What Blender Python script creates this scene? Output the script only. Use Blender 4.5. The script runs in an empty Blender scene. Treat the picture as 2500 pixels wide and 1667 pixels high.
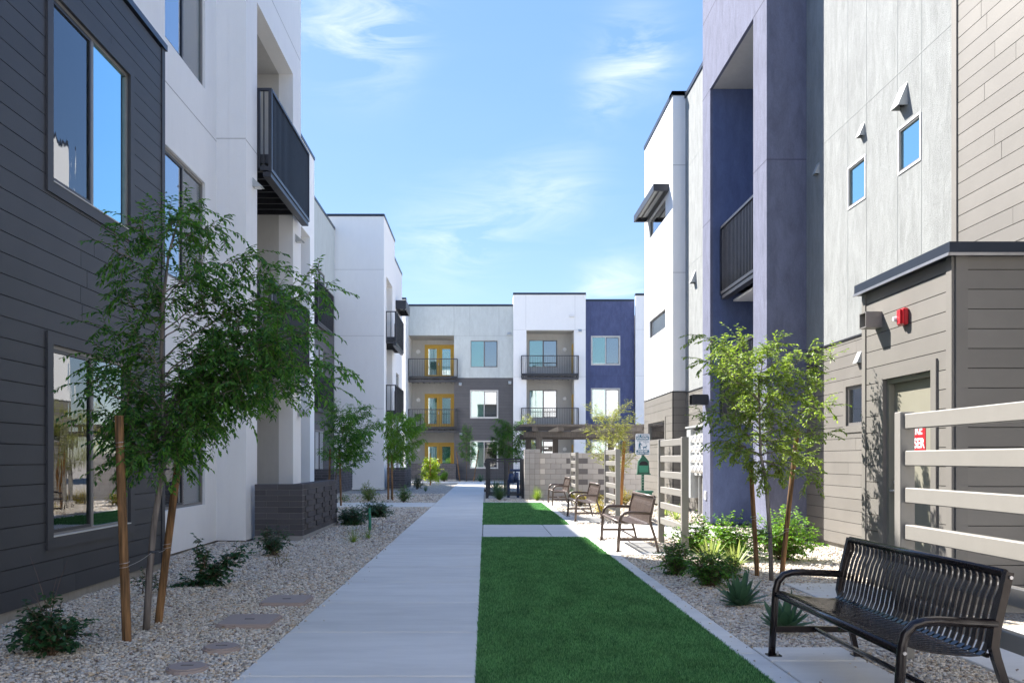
import bpy, bmesh, math, random
import numpy as np
from mathutils import Vector, Matrix
R = math.radians
scn = bpy.context.scene
COL = scn.collection

# ------------------------------------------------------------------ camera
cam_d = bpy.data.cameras.new("camera")
cam = bpy.data.objects.new("camera", cam_d); COL.objects.link(cam)
cam.location = (0, 0, 1.4); cam.rotation_euler = (R(90), 0, 0)
cam_d.sensor_width = 36.0; cam_d.lens = 36.0*2180/2500
cam_d.shift_x = 0.026; cam_d.shift_y = 0.115
cam_d.clip_start = 0.05; cam_d.clip_end = 3000
scn.camera = cam
F_PX, CX, CY = 2180.0, 1185.0, 1121.0
def at(px, py, Y):
    s = F_PX/Y
    return Vector(((px-CX)/s, Y, 1.4-(py-CY)/s))

# ------------------------------------------------------------------ sun, sky, exposure
SUN = Vector((-1.0, 1.15, 1.45)).normalized()          # towards the sun
sd = bpy.data.lights.new("sun", 'SUN'); sd.energy = 2.75; sd.angle = R(0.53); sd.color = (1.0, 0.945, 0.87)
so = bpy.data.objects.new("sun", sd); COL.objects.link(so)
so.rotation_euler = SUN.to_track_quat('Z', 'Y').to_euler(); so.location = (-30, 30, 40)
world = bpy.data.worlds.new("World"); scn.world = world; world.use_nodes = True
wn, wl = world.node_tree.nodes, world.node_tree.links
wn.clear()
wout = wn.new('ShaderNodeOutputWorld'); bg = wn.new('ShaderNodeBackground'); bg.inputs['Strength'].default_value = 0.062
sky = wn.new('ShaderNodeTexSky'); sky.sky_type = 'NISHITA'; sky.sun_disc = False
sky.sun_elevation = math.asin(SUN.z); sky.sun_rotation = math.atan2(SUN.x, SUN.y)
sky.altitude = 300; sky.air_density = 1.0; sky.dust_density = 0.2; sky.ozone_density = 4.0
wl.new(bg.outputs[0], wout.inputs[0])
tcw = wn.new('ShaderNodeTexCoord')
def wmath(op, a, b=None, clamp=False):
    n = wn.new('ShaderNodeMath'); n.operation = op; n.use_clamp = clamp
    for i, v in enumerate((a, b)):
        if v is None: continue
        if isinstance(v, (int, float)): n.inputs[i].default_value = v
        else: wl.new(v, n.inputs[i])
    return n.outputs[0]
# cirrus: streaky noise on the direction vector, gathered round a few wisps
mp = wn.new('ShaderNodeMapping'); mp.inputs['Scale'].default_value = (1.6, 1.6, 7.0); mp.inputs['Rotation'].default_value = (0.15, 0.42, 0)
wl.new(tcw.outputs['Generated'], mp.inputs['Vector'])
nz = wn.new('ShaderNodeTexNoise'); nz.inputs['Scale'].default_value = 4.5; nz.inputs['Detail'].default_value = 10; nz.inputs['Roughness'].default_value = 0.6
nz.inputs['Distortion'].default_value = 0.7
wl.new(mp.outputs[0], nz.inputs['Vector'])
total = None
for (px, py, wid, amp) in [(900, 85, .045, 1.2), (960, 55, .03, 1.0), (800, 30, .05, .8), (1545, 125, .035, 1.1), (1590, 140, .025, .8), (1475, 230, .025, 1.0), (1400, 440, .035, .6), (1300, 480, .04, .7), (1190, 515, .04, .6), (1060, 590, .045, .8), (1150, 600, .035, .6), (1520, 712, .035, 1.4), (1450, 708, .02, 1.0)]:
    d = Vector(((px-CX)/F_PX, 1.0, (CY-py)/F_PX)).normalized()
    vm = wn.new('ShaderNodeVectorMath'); vm.operation = 'DISTANCE'; vm.inputs[1].default_value = d
    wl.new(tcw.outputs['Generated'], vm.inputs[0])
    a = wmath('DIVIDE', vm.outputs['Value'], wid); a = wmath('MULTIPLY', a, a)
    a = wmath('MULTIPLY', a, -1.0); a = wmath('EXPONENT', a); a = wmath('MULTIPLY', a, amp)
    total = a if total is None else wmath('ADD', total, a)
nn = wmath('SUBTRACT', nz.outputs['Fac'], 0.40); nn = wmath('MULTIPLY', nn, 3.4, True)
base_c = wmath('MULTIPLY', nn, 0.015)
cl = wmath('ADD', wmath('MULTIPLY', nn, total), base_c); cl = wmath("MULTIPLY", cl, 0.4, True)
gm = wn.new('ShaderNodeGamma'); gm.inputs[1].default_value = 0.36; wl.new(sky.outputs[0], gm.inputs[0])
hs = wn.new('ShaderNodeHueSaturation'); hs.inputs['Saturation'].default_value = 2.1; hs.inputs['Hue'].default_value = 0.517; hs.inputs['Value'].default_value = 1.78; wl.new(gm.outputs[0], hs.inputs['Color'])
mx = wn.new('ShaderNodeMix'); mx.data_type = 'RGBA'
wl.new(cl, mx.inputs[0]); wl.new(hs.outputs[0], mx.inputs[6]); mx.inputs[7].default_value = (3.7, 3.85, 4.0, 1)
wl.new(mx.outputs[2], bg.inputs[0])
scn.view_settings.view_transform = 'Standard'; scn.view_settings.look = 'None'
scn.view_settings.gamma = 1.0; scn.view_settings.use_curve_mapping = False
scn.view_settings.exposure = 2.6
scn.cycles.max_bounces = 12; scn.cycles.diffuse_bounces = 8; scn.cycles.glossy_bounces = 6; scn.cycles.transparent_max_bounces = 16

# ------------------------------------------------------------------ materials
MATS = {}
def nodes(name):
    m = bpy.data.materials.new(name); m.use_nodes = True
    nt = m.node_tree; b = nt.nodes['Principled BSDF']
    MATS[name] = m
    return m, nt.nodes, nt.links, b
def simple(name, col, rough=.6, metal=0.0, var=0.08, scale=6.0, bump=0.0, bscale=60.0, spec=.5, coords='Object'):
    m, n, l, b = nodes(name)
    b.inputs['Roughness'].default_value = rough; b.inputs['Metallic'].default_value = metal
    b.inputs['Specular IOR Level'].default_value = spec
    tc = n.new('ShaderNodeTexCoord'); nz = n.new('ShaderNodeTexNoise'); nz.inputs['Scale'].default_value = scale; nz.inputs['Detail'].default_value = 6
    l.new(tc.outputs[coords], nz.inputs['Vector'])
    r = n.new('ShaderNodeValToRGB')
    r.color_ramp.elements[0].position = .3; r.color_ramp.elements[1].position = .7
    r.color_ramp.elements[0].color = (*[c*(1-var) for c in col], 1); r.color_ramp.elements[1].color = (*[min(1, c*(1+var)) for c in col], 1)
    oi = n.new('ShaderNodeObjectInfo'); mo = n.new('ShaderNodeMath'); mo.operation = 'MULTIPLY_ADD'; mo.inputs[1].default_value = .34
    l.new(oi.outputs['Random'], mo.inputs[0]); l.new(nz.outputs['Fac'], mo.inputs[2]); su = n.new('ShaderNodeMath'); su.operation = 'SUBTRACT'; su.inputs[1].default_value = .17; l.new(mo.outputs[0], su.inputs[0])
    l.new(su.outputs[0], r.inputs[0]); l.new(r.outputs[0], b.inputs['Base Color'])
    if bump:
        n2 = n.new('ShaderNodeTexNoise'); n2.inputs['Scale'].default_value = bscale; n2.inputs['Detail'].default_value = 5
        l.new(tc.outputs[coords], n2.inputs['Vector'])
        bp = n.new('ShaderNodeBump'); bp.inputs['Strength'].default_value = bump; bp.inputs['Distance'].default_value = .01
        l.new(n2.outputs['Fac'], bp.inputs['Height']); l.new(bp.outputs[0], b.inputs['Normal'])
    return m
def stucco(name, col, streak=.1, bump=.35, dark=None):
    """hand-trowelled render: mottled, slightly streaky colour and a sandy relief"""
    m, n, l, b = nodes(name)
    b.inputs['Roughness'].default_value = .92; b.inputs['Specular IOR Level'].default_value = .2
    tc = n.new('ShaderNodeTexCoord')
    mp = n.new('ShaderNodeMapping'); mp.inputs['Scale'].default_value = (3.5, 3.5, 1.1)
    l.new(tc.outputs['Object'], mp.inputs['Vector'])
    n1 = n.new('ShaderNodeTexNoise'); n1.inputs['Scale'].default_value = 1.6; n1.inputs['Detail'].default_value = 9; n1.inputs['Roughness'].default_value = .68; n1.inputs['Distortion'].default_value = .4
    l.new(mp.outputs[0], n1.inputs['Vector'])
    n3 = n.new('ShaderNodeTexNoise'); n3.inputs['Scale'].default_value = 22; n3.inputs['Detail'].default_value = 4
    l.new(mp.outputs[0], n3.inputs['Vector'])
    mxx = n.new('ShaderNodeMath'); mxx.operation = 'MULTIPLY_ADD'; l.new(n3.outputs['Fac'], mxx.inputs[0]); mxx.inputs[1].default_value = .35
    l.new(n1.outputs['Fac'], mxx.inputs[2])
    r = n.new('ShaderNodeValToRGB'); r.color_ramp.elements[0].position = .48; r.color_ramp.elements[1].position = .85
    d = dark or [c*(1-streak*2) for c in col]
    r.color_ramp.elements[0].color = (*d, 1); r.color_ramp.elements[1].color = (*[min(1, c*(1+streak*.5)) for c in col], 1)
    l.new(mxx.outputs[0], r.inputs[0]); l.new(r.outputs[0], b.inputs['Base Color'])
    n2 = n.new('ShaderNodeTexNoise'); n2.inputs['Scale'].default_value = 70; n2.inputs['Detail'].default_value = 6; n2.inputs['Roughness'].default_value = .7
    l.new(tc.outputs['Object'], n2.inputs['Vector'])
    mb = n.new('ShaderNodeMath'); mb.operation = 'MULTIPLY_ADD'; l.new(n1.outputs['Fac'], mb.inputs[0]); mb.inputs[1].default_value = 1.6; l.new(n2.outputs['Fac'], mb.inputs[2])
    bp = n.new('ShaderNodeBump'); bp.inputs['Strength'].default_value = bump; bp.inputs['Distance'].default_value = .012
    l.new(mb.outputs[0], bp.inputs['Height']); l.new(bp.outputs[0], b.inputs['Normal'])
    return m
W_STUCCO = stucco('white_stucco', (.85, .85, .845), .015, .2)
GG_STUCCO = stucco('grey_green_stucco_sunlit', (.30, .315, .315), .12, .6)  # same paint as the one below, colour lowered for the sunlit wall
GGF_STUCCO = stucco('grey_green_stucco_shaded', (.52, .56, .555), .06, .25)
PURPLE = stucco('purple_stucco', (.165, .178, .255), .13, .6)
PURPLE_IN = stucco('purple_stucco_shaded', (.13, .165, .29), .10, .4)  # the bay's purple again, shade of the recess put into the colour
BLUEP = stucco('blue_stucco', (.095, .115, .22), .12, .3)
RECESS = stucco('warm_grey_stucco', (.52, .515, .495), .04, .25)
CHARC = simple('charcoal_siding_paint', (.038, .041, .050), .55, var=.10, scale=2.5, bump=.12, bscale=90)
CHARC2 = simple('dark_grey_siding_paint', (.085, .083, .088), .6, var=.08, scale=2.5, bump=.12)
TAUPE = simple('taupe_siding_paint', (.172, .162, .147), .6, var=.08, scale=1.8, bump=.10, bscale=80)
TAUPE_D = simple('taupe_door_paint', (.25, .24, .19), .45, var=.03)
SCREENP = simple('taupe_screen_paint', (.245, .235, .215), .5, var=.03, bump=.03)
BLACKGAP = simple('joint_backing', (.02, .02, .022), .9)
COPING = simple('dark_coping_metal', (.035, .045, .065), .35, .6, var=.05)
DKMETAL = simple('dark_grey_metal', (.035, .037, .045), .4, .3, var=.1)
RAILM = simple('railing_metal', (.045, .047, .055), .38, .4, var=.08)
BENCHM = simple('bench_dark_bronze_enamel', (.022, .017, .017), .22, .25, var=.15, scale=20)
BENCHB = simple('bench_brown_enamel', (.10, .072, .060), .4, .2, var=.15, scale=20)
STEEL = simple('galvanised_steel', (.5, .5, .52), .35, .9)
FRAMEM = simple('bronze_window_frame', (.22, .21, .20), .45, .3)
FRAMEW = simple('pale_window_frame', (.55, .54, .51), .5)
BLINDM = simple('blind_vinyl', (.62, .68, .66), .5, var=.02)
BLINDG = simple('blind_vinyl_green_tint', (.36, .60, .52), .5, var=.02)
ROOM = simple('dark_room', (.03, .04, .045), .9)
YELLOW = simple('yellow_door_paint', (.60, .37, .035), .45, var=.05)
CORE = simple('roof_membrane', (.3, .3, .3), .9)
PLASTICW = simple('white_plastic', (.75, .75, .75), .4, var=.02)
GREYBOX = simple('grey_enclosure_paint', (.40, .42, .43), .45, var=.05)
REDP = simple('red_plastic', (.55, .02, .03), .35, var=.05)
GREENM = simple('green_powder_coat', (.012, .10, .06), .4, var=.08)
GREENL = simple('light_green_panel', (.03, .22, .13), .4, var=.08)
SIGNW = simple('sign_white', (.75, .77, .8), .4, var=.01)
SIGNB = simple('sign_teal_blue', (.015, .13, .22), .4, var=.03)
BLUEM = simple('blue_epoxy_paint', (.015, .04, .12), .4, var=.1)
RUBBER = simple('rubber_tie', (.04, .05, .07), .6)
HOODM = simple('grey_vent_hood', (.42, .44, .44), .5, var=.05)
def wood(name, c1, c2):
    m, n, l, b = nodes(name); b.inputs['Roughness'].default_value = .8
    tc = n.new('ShaderNodeTexCoord'); mp = n.new('ShaderNodeMapping'); mp.inputs['Scale'].default_value = (30, 30, 2.2)
    l.new(tc.outputs['Object'], mp.inputs['Vector'])
    nz = n.new('ShaderNodeTexNoise'); nz.inputs['Scale'].default_value = 1.2; nz.inputs['Detail'].default_value = 7; l.new(mp.outputs[0], nz.inputs['Vector'])
    r = n.new('ShaderNodeValToRGB'); r.color_ramp.elements[0].position = .35; r.color_ramp.elements[1].position = .68
    r.color_ramp.elements[0].color = (*c1, 1); r.color_ramp.elements[1].color = (*c2, 1)
    l.new(nz.outputs['Fac'], r.inputs[0]); l.new(r.outputs[0], b.inputs['Base Color'])
    bp = n.new('ShaderNodeBump'); bp.inputs['Strength'].default_value = .5; bp.inputs['Distance'].default_value = .004
    l.new(nz.outputs['Fac'], bp.inputs['Height']); l.new(bp.outputs[0], b.inputs['Normal'])
    return m
STAKE = wood('stake_wood', (.055, .03, .012), (.32, .17, .07))
STAKEO = wood('orange_stake_wood', (.20, .08, .02), (.48, .24, .07))
BARK = wood('grey_bark', (.10, .085, .08), (.27, .24, .22))
BARKB = wood('brown_bark', (.07, .045, .03), (.20, .14, .09))
PERG = wood('brown_pergola_paint', (.10, .088, .08), (.15, .135, .12))
def concrete(name, col, sc=1.0, stain=.12):
    m, n, l, b = nodes(name); b.inputs['Roughness'].default_value = .85; b.inputs['Specular IOR Level'].default_value = .3
    g = n.new('ShaderNodeNewGeometry')
    mp = n.new('ShaderNodeMapping'); mp.inputs['Scale'].default_value = (.9, 3.0, 1); l.new(g.outputs['Position'], mp.inputs['Vector'])
    n1 = n.new('ShaderNodeTexNoise'); n1.inputs['Scale'].default_value = 1.4*sc; n1.inputs['Detail'].default_value = 8; n1.inputs['Roughness'].default_value = .65; l.new(mp.outputs[0], n1.inputs['Vector'])
    n2 = n.new('ShaderNodeTexNoise'); n2.inputs['Scale'].default_value = 260; n2.inputs['Detail'].default_value = 3; l.new(g.outputs['Position'], n2.inputs['Vector'])
    oi = n.new('ShaderNodeObjectInfo')
    a = n.new('ShaderNodeMath'); a.operation = 'MULTIPLY_ADD'; l.new(n2.outputs['Fac'], a.inputs[0]); a.inputs[1].default_value = .25; l.new(n1.outputs['Fac'], a.inputs[2])
    c = n.new('ShaderNodeMath'); c.operation = 'MULTIPLY_ADD'; l.new(oi.outputs['Random'], c.inputs[0]); c.inputs[1].default_value = .16; l.new(a.outputs[0], c.inputs[2])
    r = n.new('ShaderNodeValToRGB'); r.color_ramp.elements[0].position = .42; r.color_ramp.elements[1].position = .9
    r.color_ramp.elements[0].color = (*[k*(1-stain*2) for k in col], 1); r.color_ramp.elements[1].color = (*[k*(1+stain*.6) for k in col], 1)
    l.new(c.outputs[0], r.inputs[0]); l.new(r.outputs[0], b.inputs['Base Color'])
    bp = n.new('ShaderNodeBump'); bp.inputs['Strength'].default_value = .25; bp.inputs['Distance'].default_value = .003
    l.new(n2.outputs['Fac'], bp.inputs['Height']); l.new(bp.outputs[0], b.inputs['Normal'])
    return m
CONC = concrete('broom_finished_concrete', (.70, .69, .66), .8, .085)
FOOT = concrete('footing_concrete', (.33, .32, .30), 3)
def block(name, col, var=.2):
    m, n, l, b = nodes(name); b.inputs['Roughness'].default_value = .9; b.inputs['Specular IOR Level'].default_value = .25
    g = n.new('ShaderNodeNewGeometry'); oi = n.new('ShaderNodeObjectInfo')
    n2 = n.new('ShaderNodeTexNoise'); n2.inputs['Scale'].default_value = 120; n2.inputs['Detail'].default_value = 5; l.new(g.outputs['Position'], n2.inputs['Vector'])
    a = n.new('ShaderNodeMath'); a.operation = 'MULTIPLY_ADD'; l.new(n2.outputs['Fac'], a.inputs[0]); a.inputs[1].default_value = .8; l.new(oi.outputs['Random'], a.inputs[2])
    r = n.new('ShaderNodeValToRGB'); r.color_ramp.elements[0].position = .2; r.color_ramp.elements[1].position = 1.3/1.4
    r.color_ramp.elements[0].color = (*[k*(1-var) for k in col], 1); r.color_ramp.elements[1].color = (*[min(1, k*(1+var)) for k in col], 1)
    l.new(a.outputs[0], r.inputs[0]); l.new(r.outputs[0], b.inputs['Base Color'])
    bp = n.new('ShaderNodeBump'); bp.inputs['Strength'].default_value = .4; bp.inputs['Distance'].default_value = .004
    l.new(n2.outputs['Fac'], bp.inputs['Height']); l.new(bp.outputs[0], b.inputs['Normal'])
    return m
BRICK = block('charcoal_masonry', (.085, .082, .088), .22)
MORTAR = block('dark_mortar', (.27, .26, .26), .05)
CMU = block('grey_concrete_block', (.38, .355, .33), .12)
CMUL = block('pale_concrete_block', (.62, .58, .53), .06)
CMUD = block('dark_concrete_block', (.14, .13, .13), .1)
MORTARL = block('pale_mortar', (.24, .22, .205), .05)
LIDM = block('tan_plastic_lid', (.36, .30, .275), .06)
def glass(name, tint=(.55, .72, .70), refl=.30, wave=.0, coat=(.95, .97, 1), k=1.5):
    m, n, l, b = nodes(name); n.remove(b)
    out = n['Material Output']
    tr = n.new('ShaderNodeBsdfTransparent'); tr.inputs[0].default_value = (*tint, 1)
    gl = n.new('ShaderNodeBsdfGlossy'); gl.inputs['Roughness'].default_value = .015; gl.inputs['Color'].default_value = (*coat, 1)
    fr = n.new('ShaderNodeFresnel'); fr.inputs['IOR'].default_value = 1.5
    mm = n.new('ShaderNodeMath'); mm.operation = 'MULTIPLY_ADD'; mm.use_clamp = True; l.new(fr.outputs[0], mm.inputs[0]); mm.inputs[1].default_value = k; mm.inputs[2].default_value = refl
    mix = n.new('ShaderNodeMixShader'); l.new(mm.outputs[0], mix.inputs[0]); l.new(tr.outputs[0], mix.inputs[1]); l.new(gl.outputs[0], mix.inputs[2])
    l.new(mix.outputs[0], out.inputs['Surface'])
    if wave:
        g = n.new('ShaderNodeNewGeometry'); mp = n.new('ShaderNodeMapping'); mp.inputs['Scale'].default_value = (1, 7, 1.6); l.new(g.outputs['Position'], mp.inputs['Vector'])
        nz = n.new('ShaderNodeTexNoise'); nz.inputs['Scale'].default_value = 1.5; nz.inputs['Detail'].default_value = 1.5; l.new(mp.outputs[0], nz.inputs['Vector'])
        bp = n.new('ShaderNodeBump'); bp.inputs['Strength'].default_value = wave; bp.inputs['Distance'].default_value = .03
        l.new(nz.outputs['Fac'], bp.inputs['Height']); l.new(bp.outputs[0], gl.inputs['Normal']); l.new(bp.outputs[0], fr.inputs['Normal'])
    return m
GLASS = glass('window_glass', (.66, .90, .84), .20, k=1.2)
GLASSB = glass('sky_reflecting_glass', (.35, .6, .65), .62, 0, (.62, .92, 1.0))
GLASSW = glass('wavy_window_glass', (.50, .72, .70), .10, .02, k=1.0)
GLASSD = glass('screened_window_glass', (.30, .37, .38), .28)
def leafmat(name, c1, c2, trans=.35, rough=.45):
    m, n, l, b = nodes(name); out = n['Material Output']
    g = n.new('ShaderNodeNewGeometry')
    r = n.new('ShaderNodeValToRGB'); r.color_ramp.elements[0].color = (*c1, 1); r.color_ramp.elements[1].color = (*c2, 1)
    l.new(g.outputs['Random Per Island'], r.inputs[0]); l.new(r.outputs[0], b.inputs['Base Color'])
    b.inputs['Roughness'].default_value = rough; b.inputs['Specular IOR Level'].default_value = .4
    t = n.new('ShaderNodeBsdfTranslucent'); hs = n.new('ShaderNodeHueSaturation'); hs.inputs['Value'].default_value = 1.6; hs.inputs['Saturation'].default_value = 1.15; hs.inputs['Hue'].default_value = .485
    l.new(r.outputs[0], hs.inputs['Color']); l.new(hs.outputs[0], t.inputs['Color'])
    mix = n.new('ShaderNodeMixShader'); mix.inputs[0].default_value = trans
    l.new(b.outputs[0], mix.inputs[1]); l.new(t.outputs[0], mix.inputs[2]); l.new(mix.outputs[0], out.inputs['Surface'])
    return m
LEAF_ELM = leafmat('elm_leaves', (.03, .105, .032), (.14, .32, .06), .5)
LEAF_ELM2 = leafmat('olive_elm_leaves', (.09, .17, .03), (.26, .36, .09), .4)
LEAF_YG = leafmat('yellow_green_leaves', (.12, .18, .03), (.34, .36, .10), .4)
LEAF_BR = leafmat('bright_green_leaves', (.08, .22, .03), (.20, .38, .06), .42)
LEAF_LIME = leafmat('lime_leaves', (.20, .34, .03), (.38, .48, .07), .4)
LEAF_DK = leafmat('dark_glossy_leaves', (.018, .065, .028), (.05, .14, .05), .25, .35)
LEAF_MESQ = leafmat('feathery_leaves', (.03, .11, .02), (.08, .22, .025), .4)
LEAF_YEL = leafmat('yellow_flower_leaves', (.16, .18, .02), (.55, .45, .03), .35)
LEAF_VAR = leafmat('variegated_blades', (.12, .24, .05), (.42, .46, .18), .3)
AGAVE = leafmat('agave_blades', (.04, .10, .06), (.08, .17, .09), .1, .5)
GRASSM = leafmat('grey_green_grass', (.05, .11, .05), (.12, .2, .09), .3)
TWIG = simple('dry_twig', (.16, .11, .09), .9)
def stonemat(name, scale=None):
    m, n, l, b = nodes(name); b.inputs['Roughness'].default_value = .85; b.inputs['Specular IOR Level'].default_value = .3
    g = n.new('ShaderNodeNewGeometry'); r = n.new('ShaderNodeValToRGB'); cr = r.color_ramp; cr.interpolation = 'CONSTANT'
    pal = [(0, (.58, .52, .43)), (.16, (.74, .67, .58)), (.33, (.44, .39, .33)), (.45, (.74, .69, .61)), (.60, (.62, .49, .35)), (.72, (.54, .53, .51)), (.82, (.76, .71, .64)), (.93, (.28, .23, .20))]
    cr.elements[0].color = (*pal[0][1], 1); cr.elements[1].position = pal[1][0]; cr.elements[1].color = (*pal[1][1], 1)
    for p, c in pal[2:]:
        e = cr.elements.new(p); e.color = (*c, 1)
    if scale is None: l.new(g.outputs['Random Per Island'], r.inputs[0]); l.new(r.outputs[0], b.inputs['Base Color'])
    else:
        v = n.new('ShaderNodeTexVoronoi'); v.inputs['Scale'].default_value = scale; l.new(g.outputs['Position'], v.inputs['Vector'])
        sp = n.new('ShaderNodeSeparateColor'); l.new(v.outputs['Color'], sp.inputs[0]); l.new(sp.outputs[0], r.inputs[0])
        mul = n.new('ShaderNodeMix'); mul.data_type = 'RGBA'; mul.blend_type = 'MULTIPLY'; mul.inputs[0].default_value = .7
        rr = n.new('ShaderNodeMapRange'); rr.inputs[1].default_value = .25; rr.inputs[2].default_value = .6; rr.inputs[3].default_value = 1.0; rr.inputs[4].default_value = .35
        l.new(v.outputs['Distance'], rr.inputs[0]); l.new(r.outputs[0], mul.inputs[6]); l.new(rr.outputs[0], mul.inputs[7]); l.new(mul.outputs[2], b.inputs['Base Color'])
        bp = n.new('ShaderNodeBump'); bp.invert = True; bp.inputs['Strength'].default_value = .9; bp.inputs['Distance'].default_value = .012
        l.new(v.outputs['Distance'], bp.inputs['Height']); l.new(bp.outputs[0], b.inputs['Normal'])
    return m
STONE = stonemat('crushed_granite_stones'); GRAVELB = stonemat('gravel_bed', 42)
TURFB = simple('turf_backing', (.018, .05, .014), .9, var=.3, scale=40, coords='Object')
TURFM = leafmat('turf_blades', (.022, .10, .035), (.20, .45, .18), .35, .5)
def _patch(m):
    n, l = m.node_tree.nodes, m.node_tree.links; b = n['Principled BSDF']; r = b.inputs['Base Color'].links[0].from_node
    g = n.new('ShaderNodeNewGeometry'); mp = n.new('ShaderNodeMapping'); mp.inputs['Scale'].default_value = (1.6, .7, 1); l.new(g.outputs['Position'], mp.inputs['Vector'])
    z = n.new('ShaderNodeTexNoise'); z.inputs['Scale'].default_value = 2.2; z.inputs['Detail'].default_value = 6; z.inputs['Roughness'].default_value = .65; l.new(mp.outputs[0], z.inputs['Vector'])
    a = n.new('ShaderNodeMapRange'); a.inputs[1].default_value = .3; a.inputs[2].default_value = .7; a.inputs[3].default_value = .5; a.inputs[4].default_value = 1.5; l.new(z.outputs['Fac'], a.inputs[0])
    mx_ = n.new('ShaderNodeVectorMath'); mx_.operation = 'SCALE'; l.new(r.outputs[0], mx_.inputs[0]); l.new(a.outputs[0], mx_.inputs['Scale']); l.new(mx_.outputs[0], b.inputs['Base Color'])
_patch(TURFM)

# ------------------------------------------------------------------ mesh helpers
class MB:
    def __init__(s): s.v = []; s.f = []
    def box(s, x0, x1, y0, y1, z0, z1):
        if x0 > x1: x0, x1 = x1, x0
        if y0 > y1: y0, y1 = y1, y0
        if z0 > z1: z0, z1 = z1, z0
        b = len(s.v)
        s.v += [(x0,y0,z0),(x1,y0,z0),(x1,y1,z0),(x0,y1,z0),(x0,y0,z1),(x1,y0,z1),(x1,y1,z1),(x0,y1,z1)]
        s.f += [tuple(b+i for i in q) for q in ((0,3,2,1),(4,5,6,7),(0,1,5,4),(1,2,6,5),(2,3,7,6),(3,0,4,7))]
        return s
    def poly(s, pts):
        b = len(s.v); s.v += [tuple(p) for p in pts]; s.f.append(tuple(range(b, b+len(pts)))); return s
    def prism(s, pts, off):
        """closed polygon pts extruded by vector off"""
        b = len(s.v); n = len(pts); off = Vector(off)
        s.v += [tuple(p) for p in pts] + [tuple(Vector(p)+off) for p in pts]
        s.f.append(tuple(range(b, b+n))); s.f.append(tuple(range(b+2*n-1, b+n-1, -1)))
        for i in range(n):
            j = (i+1) % n; s.f.append((b+i, b+j, b+n+j, b+n+i))
        return s
    def tube(s, pts, rad, n=8, caps=True):
        pts = [Vector(p) for p in pts]
        if not hasattr(rad, '__len__'): rad = [rad]*len(pts)
        b = len(s.v); up = None
        for i, p in enumerate(pts):
            t = (pts[min(i+1, len(pts)-1)]-pts[max(i-1, 0)])
            t = t.normalized() if t.length > 1e-9 else Vector((0,0,1))
            if up is None: up = Vector((0,1,0)) if abs(t.y) < .8 else Vector((1,0,0))
            a = t.cross(up)
            a = a.normalized() if a.length > 1e-6 else t.orthogonal().normalized()
            c = a.cross(t).normalized(); up = c
            for k in range(n):
                ang = 2*math.pi*(k+.5)/n
                s.v.append(tuple(p+(a*math.cos(ang)+c*math.sin(ang))*rad[i]))
        for i in range(len(pts)-1):
            for k in range(n):
                k2 = (k+1) % n
                s.f.append((b+i*n+k, b+i*n+k2, b+(i+1)*n+k2, b+(i+1)*n+k))
        if caps:
            s.f.append(tuple(b+k for k in range(n-1, -1, -1))); s.f.append(tuple(b+(len(pts)-1)*n+k for k in range(n)))
        return s
    def build(s, name, mat, parent=None, smooth=False, kind=None, label=None, bevel=0, recalc=True):
        me = bpy.data.meshes.new(name)
        o = Vector((0,0,0)); p = parent
        while p is not None: o += p.location; p = p.parent
        me.from_pydata([(a-o.x, b-o.y, c-o.z) for a, b, c in s.v], [], s.f)
        if recalc or bevel:
            bm = bmesh.new(); bm.from_mesh(me)
            bmesh.ops.recalc_face_normals(bm, faces=bm.faces)
            if bevel: bmesh.ops.bevel(bm, geom=[e for e in bm.edges], offset=bevel, segments=1, affect='EDGES', profile=.5)
            bm.to_mesh(me); bm.free()
        if smooth: me.polygons.foreach_set('use_smooth', [True]*len(me.polygons))
        me.materials.append(mat)
        ob = bpy.data.objects.new(name, me); COL.objects.link(ob); ob.parent = parent
        if kind: ob['kind'] = kind
        if label: ob['label'] = label
        return ob
def thing(name, label, cat, loc=(0,0,0), group=None, rotz=0):
    o = bpy.data.objects.new(name, None); COL.objects.link(o); o.location = loc; o.rotation_euler = (0,0,rotz)
    o.empty_display_size = .2
    o['label'] = label; o['category'] = cat
    if group: o['group'] = group
    bpy.context.view_layer.update()
    return o
def tag(o, label, cat, group=None):
    o['label'] = label; o['category'] = cat
    if group: o['group'] = group
    return o
def place(mesh, name, loc, parent, root, label=None):
    o = bpy.data.objects.new(name, mesh); COL.objects.link(o); o.parent = parent; o.location = Vector(loc)-root
    if label: o['label'] = label
    return o
def copy_tree(o, parent=None):
    c = o.copy(); COL.objects.link(c); c.parent = parent
    for ch in list(o.children): copy_tree(ch, c)
    return c
def fast_mesh(name, verts, faces_n, n_per, mat):
    """verts (N,3) numpy; every face has n_per corners, faces_n (M,n_per)"""
    me = bpy.data.meshes.new(name)
    me.vertices.add(len(verts)); me.vertices.foreach_set('co', verts.astype(np.float32).ravel())
    M = len(faces_n); me.loops.add(M*n_per); me.loops.foreach_set('vertex_index', faces_n.astype(np.int32).ravel())
    me.polygons.add(M); me.polygons.foreach_set('loop_start', np.arange(0, M*n_per, n_per, dtype=np.int32))
    me.update(calc_edges=True); me.materials.append(mat)
    return me

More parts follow.
